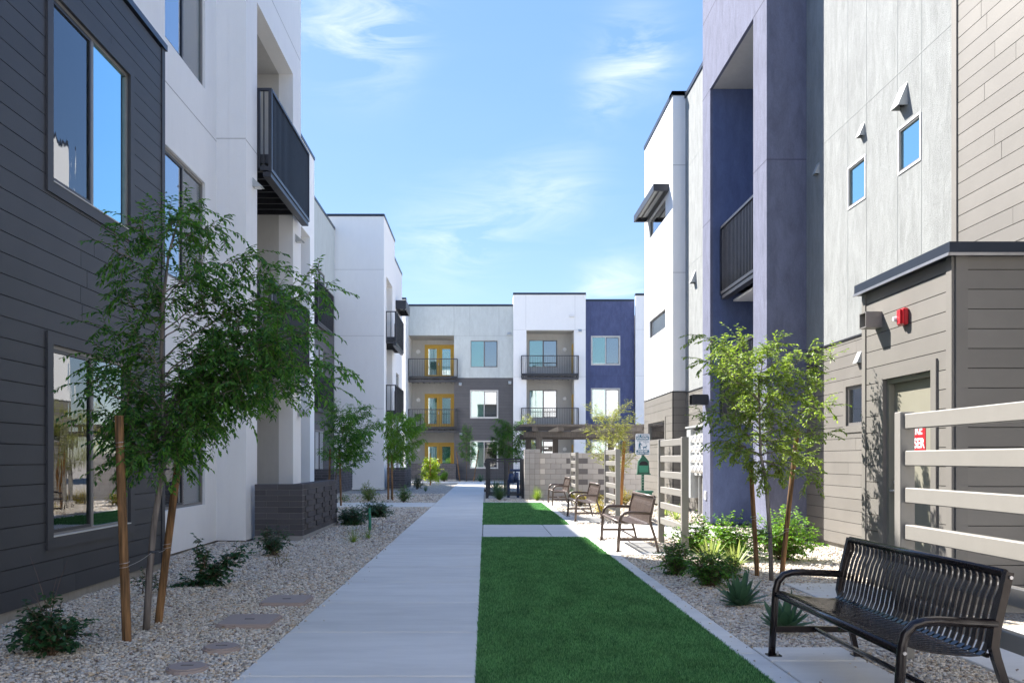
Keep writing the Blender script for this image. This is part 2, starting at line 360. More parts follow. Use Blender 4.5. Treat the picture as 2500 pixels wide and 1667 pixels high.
# wall frames: (u along the wall, v up, w out of the wall)
class WF:
    def __init__(s, kind, c): s.k = kind; s.c = c
    def p(s, u, v, w):
        if s.k == 'L': return (s.c+w, u, v)      # faces +X
        if s.k == 'R': return (s.c-w, u, v)      # faces -X
        return (u, s.c-w, v)                     # faces the camera (-Y)
    def box(s, mb, u0, u1, v0, v1, w0, w1):
        a = s.p(u0, v0, w0); b = s.p(u1, v1, w1)
        mb.box(a[0], b[0], a[1], b[1], a[2], b[2]); return mb
def wall(parent, F, u0, u1, v0, v1, mat, holes=(), thick=.25, name='wall', label=None):
    us = sorted(set([u0, u1]+[min(max(h[k], u0), u1) for h in holes for k in (0, 1)]))
    vs = sorted(set([v0, v1]+[min(max(h[k], v0), v1) for h in holes for k in (2, 3)]))
    nu, nv = len(us), len(vs)
    solid = [[not any(h[0]-1e-6 <= (us[i]+us[i+1])/2 <= h[1]+1e-6 and h[2]-1e-6 <= (vs[j]+vs[j+1])/2 <= h[3]+1e-6 for h in holes) for j in range(nv-1)] for i in range(nu-1)]
    mb = MB()
    idx = {}
    def V(i, j, k):
        if (i, j, k) not in idx:
            idx[(i, j, k)] = len(mb.v); mb.v.append(F.p(us[i], vs[j], 0 if k == 0 else -thick))
        return idx[(i, j, k)]
    for i in range(nu-1):
        for j in range(nv-1):
            if not solid[i][j]: continue
            mb.f.append((V(i,j,0), V(i+1,j,0), V(i+1,j+1,0), V(i,j+1,0)))
            mb.f.append((V(i,j,1), V(i,j+1,1), V(i+1,j+1,1), V(i+1,j,1)))
            for (di, dj, a, b) in ((-1,0,(i,j),(i,j+1)), (1,0,(i+1,j),(i+1,j+1)), (0,-1,(i,j),(i+1,j)), (0,1,(i,j+1),(i+1,j+1))):
                ni, nj = i+di, j+dj
                if 0 <= ni < nu-1 and 0 <= nj < nv-1 and solid[ni][nj]: continue
                mb.f.append((V(*a,0), V(*b,0), V(*b,1), V(*a,1)))
    return mb.build(name, mat, parent, label=label)
def siding(parent, F, u0, u1, v0, v1, mat, holes=(), pitch=.179, seed=1, first=None, seam=3.66, backing=True):
    """lap boards, one object each, over a dark backing wall; gaps of 9 mm"""
    rnd = random.Random(seed)
    if backing: wall(parent, F, u0, u1, v0, v1, BLACKGAP, holes, name='wall_backing')
    g = .0075; v = first if first is not None else v0; row = 0
    while v < v1-.02:
        t = min(v+pitch, v1)
        cuts = {u0, u1}
        sm = u0+rnd.uniform(.6, 1)*seam
        seams = set()
        while sm < u1-.4: seams.add(sm); cuts.add(sm); sm += seam
        for h in holes:
            if h[2] < t-.004 and h[3] > v+.004:
                for k in (0, 1):
                    if u0 < h[k] < u1: cuts.add(h[k])
        cs = sorted(cuts); cur = MB(); n = 0
        def flush():
            nonlocal cur, n
            if n: cur.build('board', mat, parent)
            cur = MB(); n = 0
        for a, b in zip(cs, cs[1:]):
            if a in seams: flush()
            m = (a+b)/2; segs = [(v+g*.5, t-g*.5)]
            for h in holes:
                if h[0] <= m <= h[1]:
                    new = []
                    for (p, q) in segs:
                        if h[3] <= p or h[2] >= q: new.append((p, q)); continue
                        if h[2]-p > .012: new.append((p, h[2]))
                        if q-h[3] > .012: new.append((h[3], q))
                    segs = new
            if not segs: flush(); continue
            aa = a+(.0028 if a in seams else 0); bb = b-(.0028 if b in seams else 0)
            for (p, q) in segs:
                jit = rnd.uniform(-.0008, .0008)
                F.box(cur, aa, bb, p, q, .002, .015+jit); n += 1
        flush(); v = t; row += 1
def frame4(parent, F, u0, u1, v0, v1, wd, w0, w1, mat, name='window_trim'):
    """mitre-free casing around a rectangle, outside it"""
    mb = MB()
    F.box(mb, u0-wd, u0, v0-wd, v1+wd, w0, w1); F.box(mb, u1, u1+wd, v0-wd, v1+wd, w0, w1)
    F.box(mb, u0, u1, v1, v1+wd, w0, w1); F.box(mb, u0, u1, v0-wd, v0, w0, w1)
    return mb.build(name, mat, parent)
def window(parent, F, u0, u1, v0, v1, fm=None, depth=.05, blinds=(1, 1), dark=0, sashes=2, wavy=False, bar=.045, open_blind=0.0, bl=None, gl=None):
    fm = fm or FRAMEM; mb = MB()
    a, b = -depth-.05, -depth
    F.box(mb, u0, u0+bar, v0, v1, a, b); F.box(mb, u1-bar, u1, v0, v1, a, b)
    F.box(mb, u0+bar, u1-bar, v1-bar, v1, a, b); F.box(mb, u0+bar, u1-bar, v0, v0+bar, a, b)
    um = (u0+u1)/2
    if sashes == 2: F.box(mb, um-.025, um+.025, v0+bar, v1-bar, a-.004, b-.004)
    w = mb.build('window', fm, parent)
    spans = [(u0+bar, um-.025), (um+.025, u1-bar)] if sashes == 2 else [(u0+bar, u1-bar)]
    for k, (p, q) in enumerate(spans):
        m = MB(); F.box(m, p, q, v0+bar, v1-bar, a+.018, a+.026)
        g = gl or GLASS
        if k == dark and sashes == 2: g = GLASSW if wavy else GLASSD
        m.build('pane', g, w)
        if sashes == 2 and k == dark:     # inner sash frame of the sliding half
            m = MB(); t = .03
            F.box(m, p, p+t, v0+bar, v1-bar, a+.028, b-.006); F.box(m, q-t, q, v0+bar, v1-bar, a+.028, b-.006)
            F.box(m, p+t, q-t, v0+bar, v0+bar+t, a+.028, b-.006); F.box(m, p+t, q-t, v1-bar-t, v1-bar, a+.028, b-.006)
            m.build('sash', DKMETAL, w)
        if blinds[min(k, len(blinds)-1)]:
            m = MB(); z = v1-bar-.02; pit = .05
            while z > v0+bar+open_blind*(v1-v0):
                # tilted slat: a thin sloping strip
                pts = [F.p(p, z, a-.05), F.p(q, z, a-.05), F.p(q, z-.040, a-.078), F.p(p, z-.040, a-.078)]
                m.poly(pts); z -= pit
            m.build('blind_slats', bl or BLINDM, w, kind='stuff', recalc=False)
    m = MB(); F.box(m, u0-.02, u1+.02, v0-.02, v1+.02, a-.31, a-.30); m.build('room_back', ROOM, w)
    return w
def coping(parent, F, u0, u1, z, h=.11, depth=.32, out=.03):
    mb = MB(); F.box(mb, u0, u1, z-h+.02, z+.02, -depth, out); return mb.build('coping', COPING, parent)
def joint_h(parent, F, u0, u1, z, mat=None):
    mb = MB(); F.box(mb, u0, u1, z-.006, z+.006, .0, .003); mb.build('control_joint', mat or JOINT, parent)
def joint_v(parent, F, u, v0, v1, mat=None):
    mb = MB(); F.box(mb, u-.006, u+.006, v0, v1, .0, .003); mb.build('control_joint', mat or JOINT, parent)
JOINT = simple('stucco_joint_bead', (.38, .38, .38), .8)
JOINTG = simple('grey_joint_bead', (.26, .28, .28), .8)
JOINTP = simple('purple_joint_bead', (.06, .06, .11), .8)
def balcony(parent, F, u0, u1, z0, z1, proj=.25, depth=1.3, label=None, pitch=.10):
    """F is the wall plane; guard frame stands proj in front of it. The deck runs back into the recess"""
    root = MB()
    # frame of the guard: posts, top and bottom rails
    for u in (u0, u1-.06): F.box(root, u, u+.06, z0+.0, z1, proj-.06, proj)
    F.box(root, u0+.06, u1-.06, z1-.05, z1, proj-.055, proj+.005)
    F.box(root, u0+.06, u1-.06, z0, z0+.06, proj-.05, proj)
    b = root.build('balcony', RAILM, parent, label=label)
    m = MB()
    n = int((u1-u0-.12)/pitch)
    for i in range(1, n+1):
        u = u0+.06+(u1-u0-.12)*i/(n+1); F.box(m, u-.010, u+.010, z0+.06, z1-.05, proj-.038, proj-.016)
    m.build('balusters', RAILM, b, kind='stuff')
    # end guards
    for u in (u0, u1-.05):
        m = MB(); F.box(m, u, u+.05, z0+.06, z1, -.02, .04); F.box(m, u, u+.05, z1-.045, z1, .04, proj-.06); F.box(m, u, u+.05, z0+.02, z0+.09, .04, proj-.06)
        F.box(m, u+.015, u+.035, z0+.09, z1-.045, proj/2-.03, proj/2-.01)
        m.build('end_guard', RAILM, b)
    m = MB(); F.box(m, u0+.06, u1-.06, z0+.16, z0+.32, -depth, proj-.07); m.build('deck', DKMETAL, b)
    m = MB(); k = z0+.01
    n = int((u1-u0)/.4)
    for i in range(n+1):
        u = u0+.10+(u1-u0-.25)*i/n; F.box(m, u, u+.045, z0+.02, z0+.155, -depth, proj-.12)
    m.build('joists', DKMETAL, b, kind='stuff')
    m = MB(); F.box(m, u0+.02, u1-.02, z0-.09, z0-.003, proj-.16, proj-.02); m.build('edge_beam', RAILM, b)
    return b

# ================================================================== GROUND
def flat(name, x0, x1, y0, y1, z, mat, label=None):
    m = MB(); m.poly([(x0,y0,z),(x1,y0,z),(x1,y1,z),(x0,y1,z)]); o = m.build(name, mat, None, kind='structure', recalc=False)
    if label: o['label'] = label
    return o
flat('ground', -400, 400, -200, 900, 0.0, GRAVELB, 'tan and white crushed granite ground between the buildings')
walk = bpy.data.objects.new('sidewalk', None); COL.objects.link(walk); walk['kind'] = 'structure'; walk['label'] = 'pale concrete walk running straight between the apartment buildings'
def slab(x0, x1, y0, y1, parent=None, top=.022, name='concrete_slab'):
    g = .007; gy = .013 if parent is None else .008; m = MB(); m.box(x0+g, x1-g, y0+gy, y1-gy, -.08, top)
    return m.build(name, CONC, parent or walk, bevel=.006)
ys = [-1.62+1.46*k for k in range(60)]
ys = [y for y in ys if y < 53]
for i, y in enumerate(ys): slab(-1.58, -.055, y, min(y+1.46, 53.4) if i < len(ys)-1 else 53.4)
lp = bpy.data.objects.new('crossing_path', None); COL.objects.link(lp); lp['kind'] = 'structure'; lp['label'] = 'short concrete path crossing from the walk to the building on the left'
for x in (-6.2, -4.66, -3.12): slab(x, x+1.54, 26.0, 28.5, lp)
lp2 = bpy.data.objects.new('crossing_path', None); COL.objects.link(lp2); lp2['kind'] = 'structure'; lp2['label'] = 'concrete path between the two turf lawns leading right'
for a, b in ((-.05, 1.2), (1.2, 1.95), (1.95, 3.6), (3.6, 4.77)): slab(a, b, 15.86, 18.88, lp2)
fx = bpy.data.objects.new('crossing_path', None); COL.objects.link(fx); fx['kind'] = 'structure'; fx['label'] = 'far concrete path in front of the end building'
for x in (-6, -4, -2, 0, 2, 4): slab(x, x+2, 53.42, 55.4, fx, .018)
# concrete edging of the turf with bench pads
ed = bpy.data.objects.new('turf_edging', None); COL.objects.link(ed); ed['kind'] = 'structure'; ed['label'] = 'narrow concrete strip along the right edge of the lawn with bench pads'
def strip(y0, y1, n):
    d = (y1-y0)/n
    for i in range(n): slab(1.785, 1.95, y0+i*d, y0+(i+1)*d, ed, .026, 'edging_strip')
strip(0, 15.84, 5); strip(18.9, 28.5, 3)
slab(-.05, 1.95, 28.5, 28.95, ed, .024, 'edging_strip')
for (y0, y1, x1) in ((3.4, 6.1, 2.62), (6.11, 6.56, 2.62), (12.9, 15.3, 2.66), (19.6, 22.0, 2.7), (26.3, 28.9, 2.75)):
    slab(1.953, x1, y0, y1, ed, .025, 'bench_pad')
rw = bpy.data.objects.new('door_landing', None); COL.objects.link(rw); rw['kind'] = 'structure'; rw['label'] = 'concrete landing in front of the grey riser room door'
for y0, y1 in ((2.6, 5.0), (5.0, 7.4), (7.4, 9.95)): slab(3.32, 4.25, y0, y1, rw, .024)
for y0, y1 in ((2.6, 5.0), (5.0, 7.4)): slab(4.25, 7.0, y0, y1, rw, .024)
m = MB(); m.box(-1.57, -.06, -1.6, 53.3, -.05, .006); m.build('joint_filler', simple('dark_joint_filler', (.05, .05, .05), .9), walk)
flat('lawn_base', -.05, 1.782, 0.5, 15.84, .012, TURFB, 'near artificial turf lawn'); flat('lawn_base', -.05, 1.782, 18.9, 28.48, .012, TURFB, 'far artificial turf lawn')

rng = np.random.default_rng(7)
def turf(name, x0, x1, y0, y1, n, hgt, label):
    u = rng.random(n); y = np.where(True, y0*(y1/y0)**u, 0)        # denser near the camera
    x = x0+(x1-x0)*rng.random(n)
    h = hgt*(.6+.6*rng.random(n)); ang = rng.random(n)*2*np.pi
    wd = (.0022+.0006*y/6)*(.7+.6*rng.random(n))*(1+y/12)
    lean = .5*h; la = rng.random(n)*2*np.pi
    dx, dy = np.cos(ang)*wd, np.sin(ang)*wd
    z0 = np.full(n, .008)
    a = np.stack([x-dx, y-dy, z0], 1); b = np.stack([x+dx, y+dy, z0], 1)
    c = np.stack([x+np.cos(la)*lean, y+np.sin(la)*lean, z0+h], 1)
    v = np.stack([a, b, c], 1).reshape(-1, 3); f = np.arange(3*n).reshape(-1, 3)
    o = bpy.data.objects.new(name, fast_mesh(name, v, f, 3, TURFM)); COL.objects.link(o); o['kind'] = 'stuff'; o['label'] = label
turf('turf_grass', -.06, 1.79, 3.6, 15.86, 330000, .028, 'green artificial turf of the near lawn')
turf('turf_grass', -.06, 1.79, 18.9, 28.5, 60000, .03, 'green artificial turf of the far lawn')

def stones(name, rects, label, holes=()):
    V = []; Fc = []; base = 0
    cube = np.array([(-1,-1,-1),(1,-1,-1),(1,1,-1),(-1,1,-1),(-1,-1,1),(1,-1,1),(1,1,1),(-1,1,1)], float)
    fq = np.array([(0,3,2,1),(4,5,6,7),(0,1,5,4),(1,2,6,5),(2,3,7,6),(3,0,4,7)])
    for (x0, x1, y0, y1, dens, size) in rects:
        n = int((x1-x0)*(y1-y0)*dens)
        x = x0+(x1-x0)*rng.random(n); y = y0+(y1-y0)*rng.random(n)
        keep = np.ones(n, bool)
        for h in holes: keep &= ~((x > h[0]) & (x < h[1]) & (y > h[2]) & (y < h[3]))
        x, y = x[keep], y[keep]; n = len(x)
        if not n: continue
        s = size*(.5+.75*rng.random((n, 1, 1)))*.5*np.where(rng.random((n, 1, 1)) < .07, 1.55, 1.0)
        c = cube[None]*(np.array([1, .72, .55])*(.75+.5*rng.random((n, 1, 3))))
        c = c*(.72+.5*rng.random((n, 8, 1)))      # irregular corners
        c *= s
        a = rng.random(n)*2*np.pi; tl = (rng.random(n)-.5)*1.2
        ca, sa, ct, st = np.cos(a), np.sin(a), np.cos(tl), np.sin(tl)
        X, Y, Z = c[:, :, 0], c[:, :, 1], c[:, :, 2]
        Y2 = Y*ct[:, None]-Z*st[:, None]; Z2 = Y*st[:, None]+Z*ct[:, None]
        X3 = X*ca[:, None]-Y2*sa[:, None]; Y3 = X*sa[:, None]+Y2*ca[:, None]
        z = .004+.012*rng.random(n)
        P = np.stack([X3+x[:, None], Y3+y[:, None], Z2+z[:, None]], 2).reshape(-1, 3)
        Fq = (fq[None]+(np.arange(n)*8)[:, None, None]).reshape(-1, 4)+base
        V.append(P); Fc.append(Fq); base += n*8
    o = bpy.data.objects.new(name, fast_mesh(name, np.concatenate(V), np.concatenate(Fc), 4, STONE)); COL.objects.link(o)
    o['kind'] = 'stuff'; o['label'] = label
stones('gravel', [(-4.07, -1.585, 3.6, 9.0, 3600, .019), (-4.5, -1.585, 9.0, 15.4, 1700, .024), (-6.3, -1.585, 15.4, 26, 420, .034), (-6, -1.585, 28.5, 36, 260, .036)],
       'crushed granite bed along the left building', [(-9, -4.09, 0, 11.32), (-9, -4.54, 11.3, 15.4), (-9, -3.17, 15.1, 19.2)])
stones('gravel', [(1.955, 3.32, 3.4, 9.0, 3600, .019), (1.955, 4.27, 9.0, 12.9, 2000, .023), (4.27, 5.45, 10.1, 15.0, 1100, .03), (1.955, 5.0, 12.9, 15.86, 1000, .03), (1.955, 5.4, 18.9, 30.6, 330, .036), (0, 1.9, 28.95, 31.5, 500, .035)],
       'crushed granite bed along the right building', [(1.94, 2.63, 3.2, 6.57), (1.94, 2.67, 12.88, 15.32), (1.94, 2.71, 19.58, 22.02), (1.94, 2.76, 26.2, 29), (3.3, 9, 2, 9.96), (4.76, 6, 15.1, 19.7)])

stones('gravel', [(-1.58, -1.50, 3.6, 16, 60, .014), (-1.50, -1.2, 3.6, 12, 5, .011), (1.79, 1.95, 3.6, 13, 25, .013), (1.95, 2.6, 3.6, 6.5, 14, .012), (3.32, 4.2, 5.5, 9.9, 22, .013)], 'stray gravel chips on the edges of the concrete')
_st = bpy.data.objects.get('gravel.002')
if _st: _st.location.z = .024
# ================================================================== LEFT BUILDING (near)
LB = thing('apartment_building', 'near white three-storey apartment building on the left with a charcoal boarded lower block', 'building', (-4.6, 11, 0))
w1 = (8.37, 10.19, .67, 2.48); w2 = (8.37, 10.19, 4.0, 5.78)
FA = WF('L', -4.08)
siding(LB, FA, -1.0, 11.2, .10, 6.56, CHARC, [(a-.11, b+.11, c-.11, d+.11) for a, b, c, d in (w1, w2)], seed=3, first=.10+.0)
m = MB(); m.box(-4.55, -4.10, -1, 11.3, 0, .10); m.build('footing', FOOT, LB)
m = MB(); FA.box(m, 11.2, 11.3, .1, 6.56, -.02, .028); m.build('corner_trim', CHARC, LB)
m = MB(); m.box(-4.56, -4.33, 11.05, 11.29, .1, 6.5); m.build('wall', CHARC, LB)
m = MB(); m.box(-4.56, -4.03, -1, 11.33, 6.565, 6.64); m.build('coping', COPING, LB)
for (a, b, c, d) in (w1, w2):
    frame4(LB, FA, a, b, c, d, .11, -.12, .034, CHARC)
    window(LB, FA, a, b, c, d, FRAMEM, depth=.0, wavy=True, bar=.035, bl=BLINDG, gl=GLASSB if c > 3 else None)
    m = MB(); FA.box(m, a-.0, b+.0, c-.0, c+.012, .002, .04); m.build('sill_flashing', FRAMEW, LB)
FB = WF('L', -4.55)
wh = [(12.68, 14.5, .67, 2.5), (12.68, 14.5, 4.03, 5.88), (12.68, 14.5, 7.4, 9.2)]
wall(LB, FB, -1.0, 15.1, 0.03, 11.5, W_STUCCO, wh)
for h in wh: window(LB, FB, *h, FRAMEM, depth=.045, bl=BLINDG)
for z in (6.77, 10.1): joint_h(LB, FB, 11.3, 15.1, z)
coping(LB, FB, -1, 15.1, 11.5)
bay = WF('S', 15.1)
wall(LB, bay, -4.8, -4.352, 0.03, 12.0, W_STUCCO, thick=.2)
for z in (3.4, 6.82, 10.1): joint_h(LB, bay, -4.55, -4.05, z)
FC = WF('L', -4.05)
wall(LB, FC, 15.1, 19.5, 0.03, 12.0, W_STUCCO, [(15.84, 18.8, 0.03, 9.5)], thick=.3)
joint_h(LB, FC, 15.1, 15.84, 6.8); joint_h(LB, FC, 18.8, 19.5, 6.8); joint_h(LB, FC, 18.8, 19.5, 3.4); joint_h(LB, FC, 15.1, 19.5, 10.1)
coping(LB, FC, 15.1, 19.5, 12.0)
wall(LB, WF('S', 18.803), -6.1, -4.34, 0.03, 9.5, RECESS, thick=.5, name='recess_wall')
wall(LB, WF('L', -5.9), 15.3, 18.8, 0.03, 9.5, RECESS, thick=.2, name='recess_wall')
m = MB(); m.box(-6.1, -4.35, 15.3, 18.8, 9.5, 9.7); m.build('recess_ceiling', RECESS, LB)
m = MB(); m.box(-6.1, -4.35, 15.45, 15.84, .03, 9.5); m.build('recess_wall', RECESS, LB)
m = MB(); m.box(-6.4, -4.07, 19.5, 19.7, 0.03, 12.0); m.build('end_wall', W_STUCCO, LB)
balcony(LB, FC, 15.88, 19.3, 6.52, 8.0, .25, 1.6, label='upper balcony with dark metal guard')
balcony(LB, FC, 15.88, 19.3, 3.12, 4.6, .25, 1.6, label='lower balcony with dark metal guard')
FD = WF('L', -6.4)
wall(LB, FD, 19.7, 30.0, 0.03, 11.75, W_STUCCO, [(21.0, 22.8, .7, 2.5), (21, 22.8, 4.1, 5.9), (21, 22.8, 7.5, 9.3), (24, 25.8, 4.1, 5.9), (24, 25.8, 7.5, 9.3)])
for z0 in (.7, 4.1, 7.5):
    for u in (21.0, 24.0):
        if u == 24 and z0 < 1: continue
        window(LB, FD, u, u+1.8, z0, z0+1.8)
coping(LB, FD, 19.7, 30.0, 11.75)
wall(LB, FD, 30.002, 33.4, 0.03, 12.65, W_STUCCO, [(30.6, 32.6, .03, 9.5)], thick=.3)
coping(LB, FD, 30.0, 33.4, 12.65)
joint_h(LB, FD, 32.6, 33.4, 3.5); joint_h(LB, FD, 32.6, 33.4, 6.9)
wall(LB, WF('S', 32.603), -8.0, -6.7, 0.03, 9.5, W_STUCCO, thick=.5, name='recess_wall')
joint_h(LB, WF('S', 32.603), -8, -6.7, 3.56); joint_h(LB, WF('S', 32.603), -8, -6.7, 6.95)
wall(LB, WF('L', -8.0), 30.2, 32.6, 0.03, 9.5, RECESS, thick=.2, name='recess_wall')
m = MB(); m.box(-8.0, -6.7, 30.2, 32.6, 9.5, 9.7); m.build('recess_ceiling', RECESS, LB)
FE = WF('L', -6.85)
eh = [(35.9, 38.0, .75, 2.6), (35.9, 38.0, 3.7, 6.0), (35.9, 38.0, 7.1, 9.2)]
siding(LB, FE, 33.4, 40.4, .1, 8.75, CHARC2, [eh[0], eh[1], (35.9, 38.0, 7.1, 8.75)], pitch=.21, seed=5, seam=9)
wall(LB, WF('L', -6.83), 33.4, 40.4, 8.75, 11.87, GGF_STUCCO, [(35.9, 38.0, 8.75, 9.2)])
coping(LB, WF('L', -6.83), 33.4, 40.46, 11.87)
for h in eh: window(LB, FE, *h, FRAMEM, depth=.0, bl=BLINDG)
for z0, z1 in ((3.42, 4.95), (6.9, 8.6)): balcony(LB, WF('L', -6.83), 35.7, 39.3, z0, z1, .14, .05, label='flush balcony guard on the dark wall', pitch=.09)
m = MB(); m.box(-20, -4.95, -1, 15.0, .03, 10.9); m.box(-20, -6.95, 20, 30.1, .03, 11.1); m.box(-20, -6.25, 15.0, 20, .03, 11.3); m.box(-20, -8.2, 30.1, 33.2, .03, 11.9); m.box(-20, -7.4, 33.2, 40.4, .03, 11.2)
m.build('sun_block_core', CORE, LB)  # unseen solid fill, added so sun doesn't leak through the openings
m = MB(); m.box(-6.4, -4.4, 15.3, 19.4, 9.75, 11.3); m.box(-8.2, -6.75, 30.3, 33.3, 9.75, 11.9); m.build('roof_deck', CORE, LB)
def cone_lamp(name, label, pos, F, size=.14, group='small wall lamps'):
    """wedge-shaped downlight: sloped hood"""
    t = thing(name, label, 'wall light', F.p(pos[0], pos[1], 0), group)
    m = MB(); u, v = pos; s = size
    a = [F.p(u-s*.5, v, 0), F.p(u-s*.5, v-s, 0), F.p(u-s*.5, v-s, s*1.1)]
    off = Vector(F.p(u+s*.5, v, 0))-Vector(F.p(u-s*.5, v, 0)); m.prism(a, off); m.build('hood', HOODM, t)
    m = MB(); F.box(m, u-s*.35, u+s*.35, v-s-.015, v-s, s*.2, s*.8); m.build('lens', PLASTICW, t)
    return t
cone_lamp('wall_light', 'small white downlight under the upper balcony of the near left bay', (15.6, 6.3), FC, .16)
cone_lamp('wall_light', 'small white downlight on the pier left of the top balcony corner', (19.1, 6.2), FC, .16)
cone_lamp('wall_light', 'small white downlight under the lower balcony of the near left bay', (19.15, 2.98), FC, .16)
t = cone_lamp('wall_light', 'dark wedge wall lamp on the white pier behind the brick patio wall', (19.35, 3.0-.45), FC, .22)

# ================================================================== LEFT BUILDING (far tower)
LT = thing('apartment_building', 'white stucco tower block beyond the left trees with balconies on its right face', 'building', (-5, 44, 0))
TS = WF('S', 40.5)
wall(LT, TS, -10.0, -4.902, 0.03, 12.5, W_STUCCO)
for z in (3.7, 7.0, 10.0): joint_h(LT, TS, -7.2, -4.6, z)
coping(LT, TS, -10, -4.6, 12.5)
TL = WF('L', -4.6)
wall(LT, TL, 40.5, 45.3, 0.03, 12.5, W_STUCCO, [(41.5, 44.2, .03, 9.9)], thick=.3); coping(LT, TL, 40.5, 45.3, 12.5)
wall(LT, WF('S', 44.203), -6.2, -4.9, .03, 9.9, RECESS, thick=.4, name='recess_wall')
wall(LT, WF('L', -6.2), 41.3, 44.2, .03, 9.9, RECESS, thick=.2, name='recess_wall')
m = MB(); m.box(-6.2, -4.9, 41.3, 44.2, 9.9, 10.1); m.build('recess_ceiling', RECESS, LT)
for z in (6.75, 3.35): balcony(LT, TL, 41.3, 45.2, z, z+1.5, .47, 1.2, label='balcony with dark metal guard')
TF = WF('L', -4.72)
wall(LT, TF, 45.302, 50.5, .03, 11.87, W_STUCCO, [(47.2, 48.9, 4.2, 6.0), (47.2, 48.9, 7.7, 9.4), (47.2, 48.9, .7, 2.5)]); coping(LT, TF, 45.3, 50.5, 11.87)
for z in (.7, 4.2, 7.7): window(LT, TF, 47.2, 48.9, z, z+1.75)
m = MB(); m.box(-20, -6.5, 40.8, 50.5, .03, 11.6); m.box(-6.5, -5.25, 45.5, 50.4, .03, 11.3); m.build('sun_block_core', CORE, LT)
m = MB(); m.box(-6.45, -4.93, 40.8, 45.2, 10.15, 11.8); m.build('roof_deck', CORE, LT)
def awning(parent, F, u0, u1, z, proj, h=.2):
    m = MB(); F.box(m, u0, u0+.06, z-h, z, .003, proj); F.box(m, u1-.06, u1, z-h, z, .003, proj)
    F.box(m, u0+.06, u1-.06, z-h, z, proj-.05, proj); F.box(m, u0+.06, u1-.06, z-h, z, .003, .05)
    a = m.build('sunshade', DKMETAL, parent, label='projecting metal sunshade over window')
    m = MB(); F.box(m, u0+.07, u1-.07, z-h*.35, z-h*.3, .055, proj-.055); m.build('shade_panel', HOODM, a)
    m = MB(); F.box(m, u0+.07, u1-.07, z-h*.6, z-h*.4, proj*.45, proj*.5); m.build('stiffener', DKMETAL, a)
awning(LT, TF, 46.9, 49.3, 9.75, .55, .45)

# ================================================================== END BUILDING
FB_ = thing('apartment_building', 'three-storey apartment building closing the far end in grey, white and blue stucco', 'building', (2, 61, 0))
E1 = WF('S', 60.4)
gw = [(-1.0, .83, 7.62, 9.43)]; dw = [(-1.04, .87, 4.17, 6.08), (-1.04, .87, .78, 2.67)]
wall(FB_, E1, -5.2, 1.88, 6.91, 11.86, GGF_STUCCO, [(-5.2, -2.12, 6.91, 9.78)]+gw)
siding(FB_, WF('S', 60.4), -2.12, 1.88, .05, 6.90, CHARC2, [(a, b, c, d) for a, b, c, d in dw], pitch=.2, seed=9, seam=20)
window(FB_, E1, *gw[0], FRAMEM, depth=.03, dark=1, blinds=(1, 0))
for k, h in enumerate(dw):
    frame4(FB_, WF('S', 60.4), h[0]+.05, h[1]-.05, h[2]+.05, h[3]-.05, .05, -.03, .03, FRAMEW)
    window(FB_, E1, h[0]+.05, h[1]-.05, h[2]+.05, h[3]-.05, FRAMEW, depth=.0, dark=1, blinds=(1, 1) if k == 0 else (1, 0))
for u in (-2.12, -1.05, .92): joint_v(FB_, E1, u, 9.75, 11.75, JOINTG)
joint_v(FB_, E1, -1.05, 6.95, 7.6, JOINTG); joint_v(FB_, E1, .92, 6.95, 9.75, JOINTG); joint_h(FB_, E1, -2.12, 1.88, 9.75, JOINTG)
coping(FB_, E1, -5.2, 1.88, 11.86, .14)
EB = WF('S', 62.8)
doors = [(-4.27, -2.19, 7.05, 9.45), (-4.27, -2.19, 3.62, 6.0), (-4.27, -2.19, .2, 2.58)]
wall(FB_, EB, -5.4, -1.9, .03, 10.0, RECESS, doors, name='recess_wall')
m = MB(); m.box(-5.5, -1.9, 60.66, 62.8, 9.78, 9.95); m.build('recess_ceiling', RECESS, FB_)
m = MB(); m.box(-5.45, -5.2, 60.0, 62.8, .03, 11.9); m.build('recess_wall', W_STUCCO, FB_)
m = MB(); m.box(-2.12, -1.9, 60.66, 62.8, .03, 9.78); m.build('recess_wall', RECESS, FB_)
for (a, b, c, d) in doors:
    m = MB(); EB.box(m, a, a+.07, c, d, -.12, .02); EB.box(m, b-.07, b, c, d, -.12, .02); EB.box(m, a+.07, b-.07, d-.09, d, -.12, .02)
    dr = m.build('french_door', YELLOW, FB_, label='yellow glazed double door')
    mid = (a+b)/2
    for (p, q) in ((a+.075, mid-.004), (mid+.004, b-.075)):
        m = MB(); t = .19
        EB.box(m, p, p+t, c, d-.095, -.09, -.03); EB.box(m, q-t, q, c, d-.095, -.09, -.03)
        EB.box(m, p+t, q-t, d-.095-t, d-.095, -.09, -.03); EB.box(m, p+t, q-t, c, c+.28, -.09, -.03); m.build('leaf', YELLOW, dr)
        m = MB(); EB.box(m, p+t, q-t, c+.28, d-.095-t, -.075, -.065); m.build('pane', GLASS, dr)
        m = MB(); z = d-.32
        while z > c+.32:
            EB.box(m, p+t, q-t, z-.04, z, -.13, -.125); z -= .055
        m.build('blind_slats', BLINDM, dr, kind='stuff')
    m = MB(); EB.box(m, mid-.07, mid-.045, c+.95, c+1.12, -.03, .03); m.build('handle', STEEL, dr)
    m = MB(); EB.box(m, a, b, c, d, -.5, -.48); m.build('room_back', ROOM, dr)
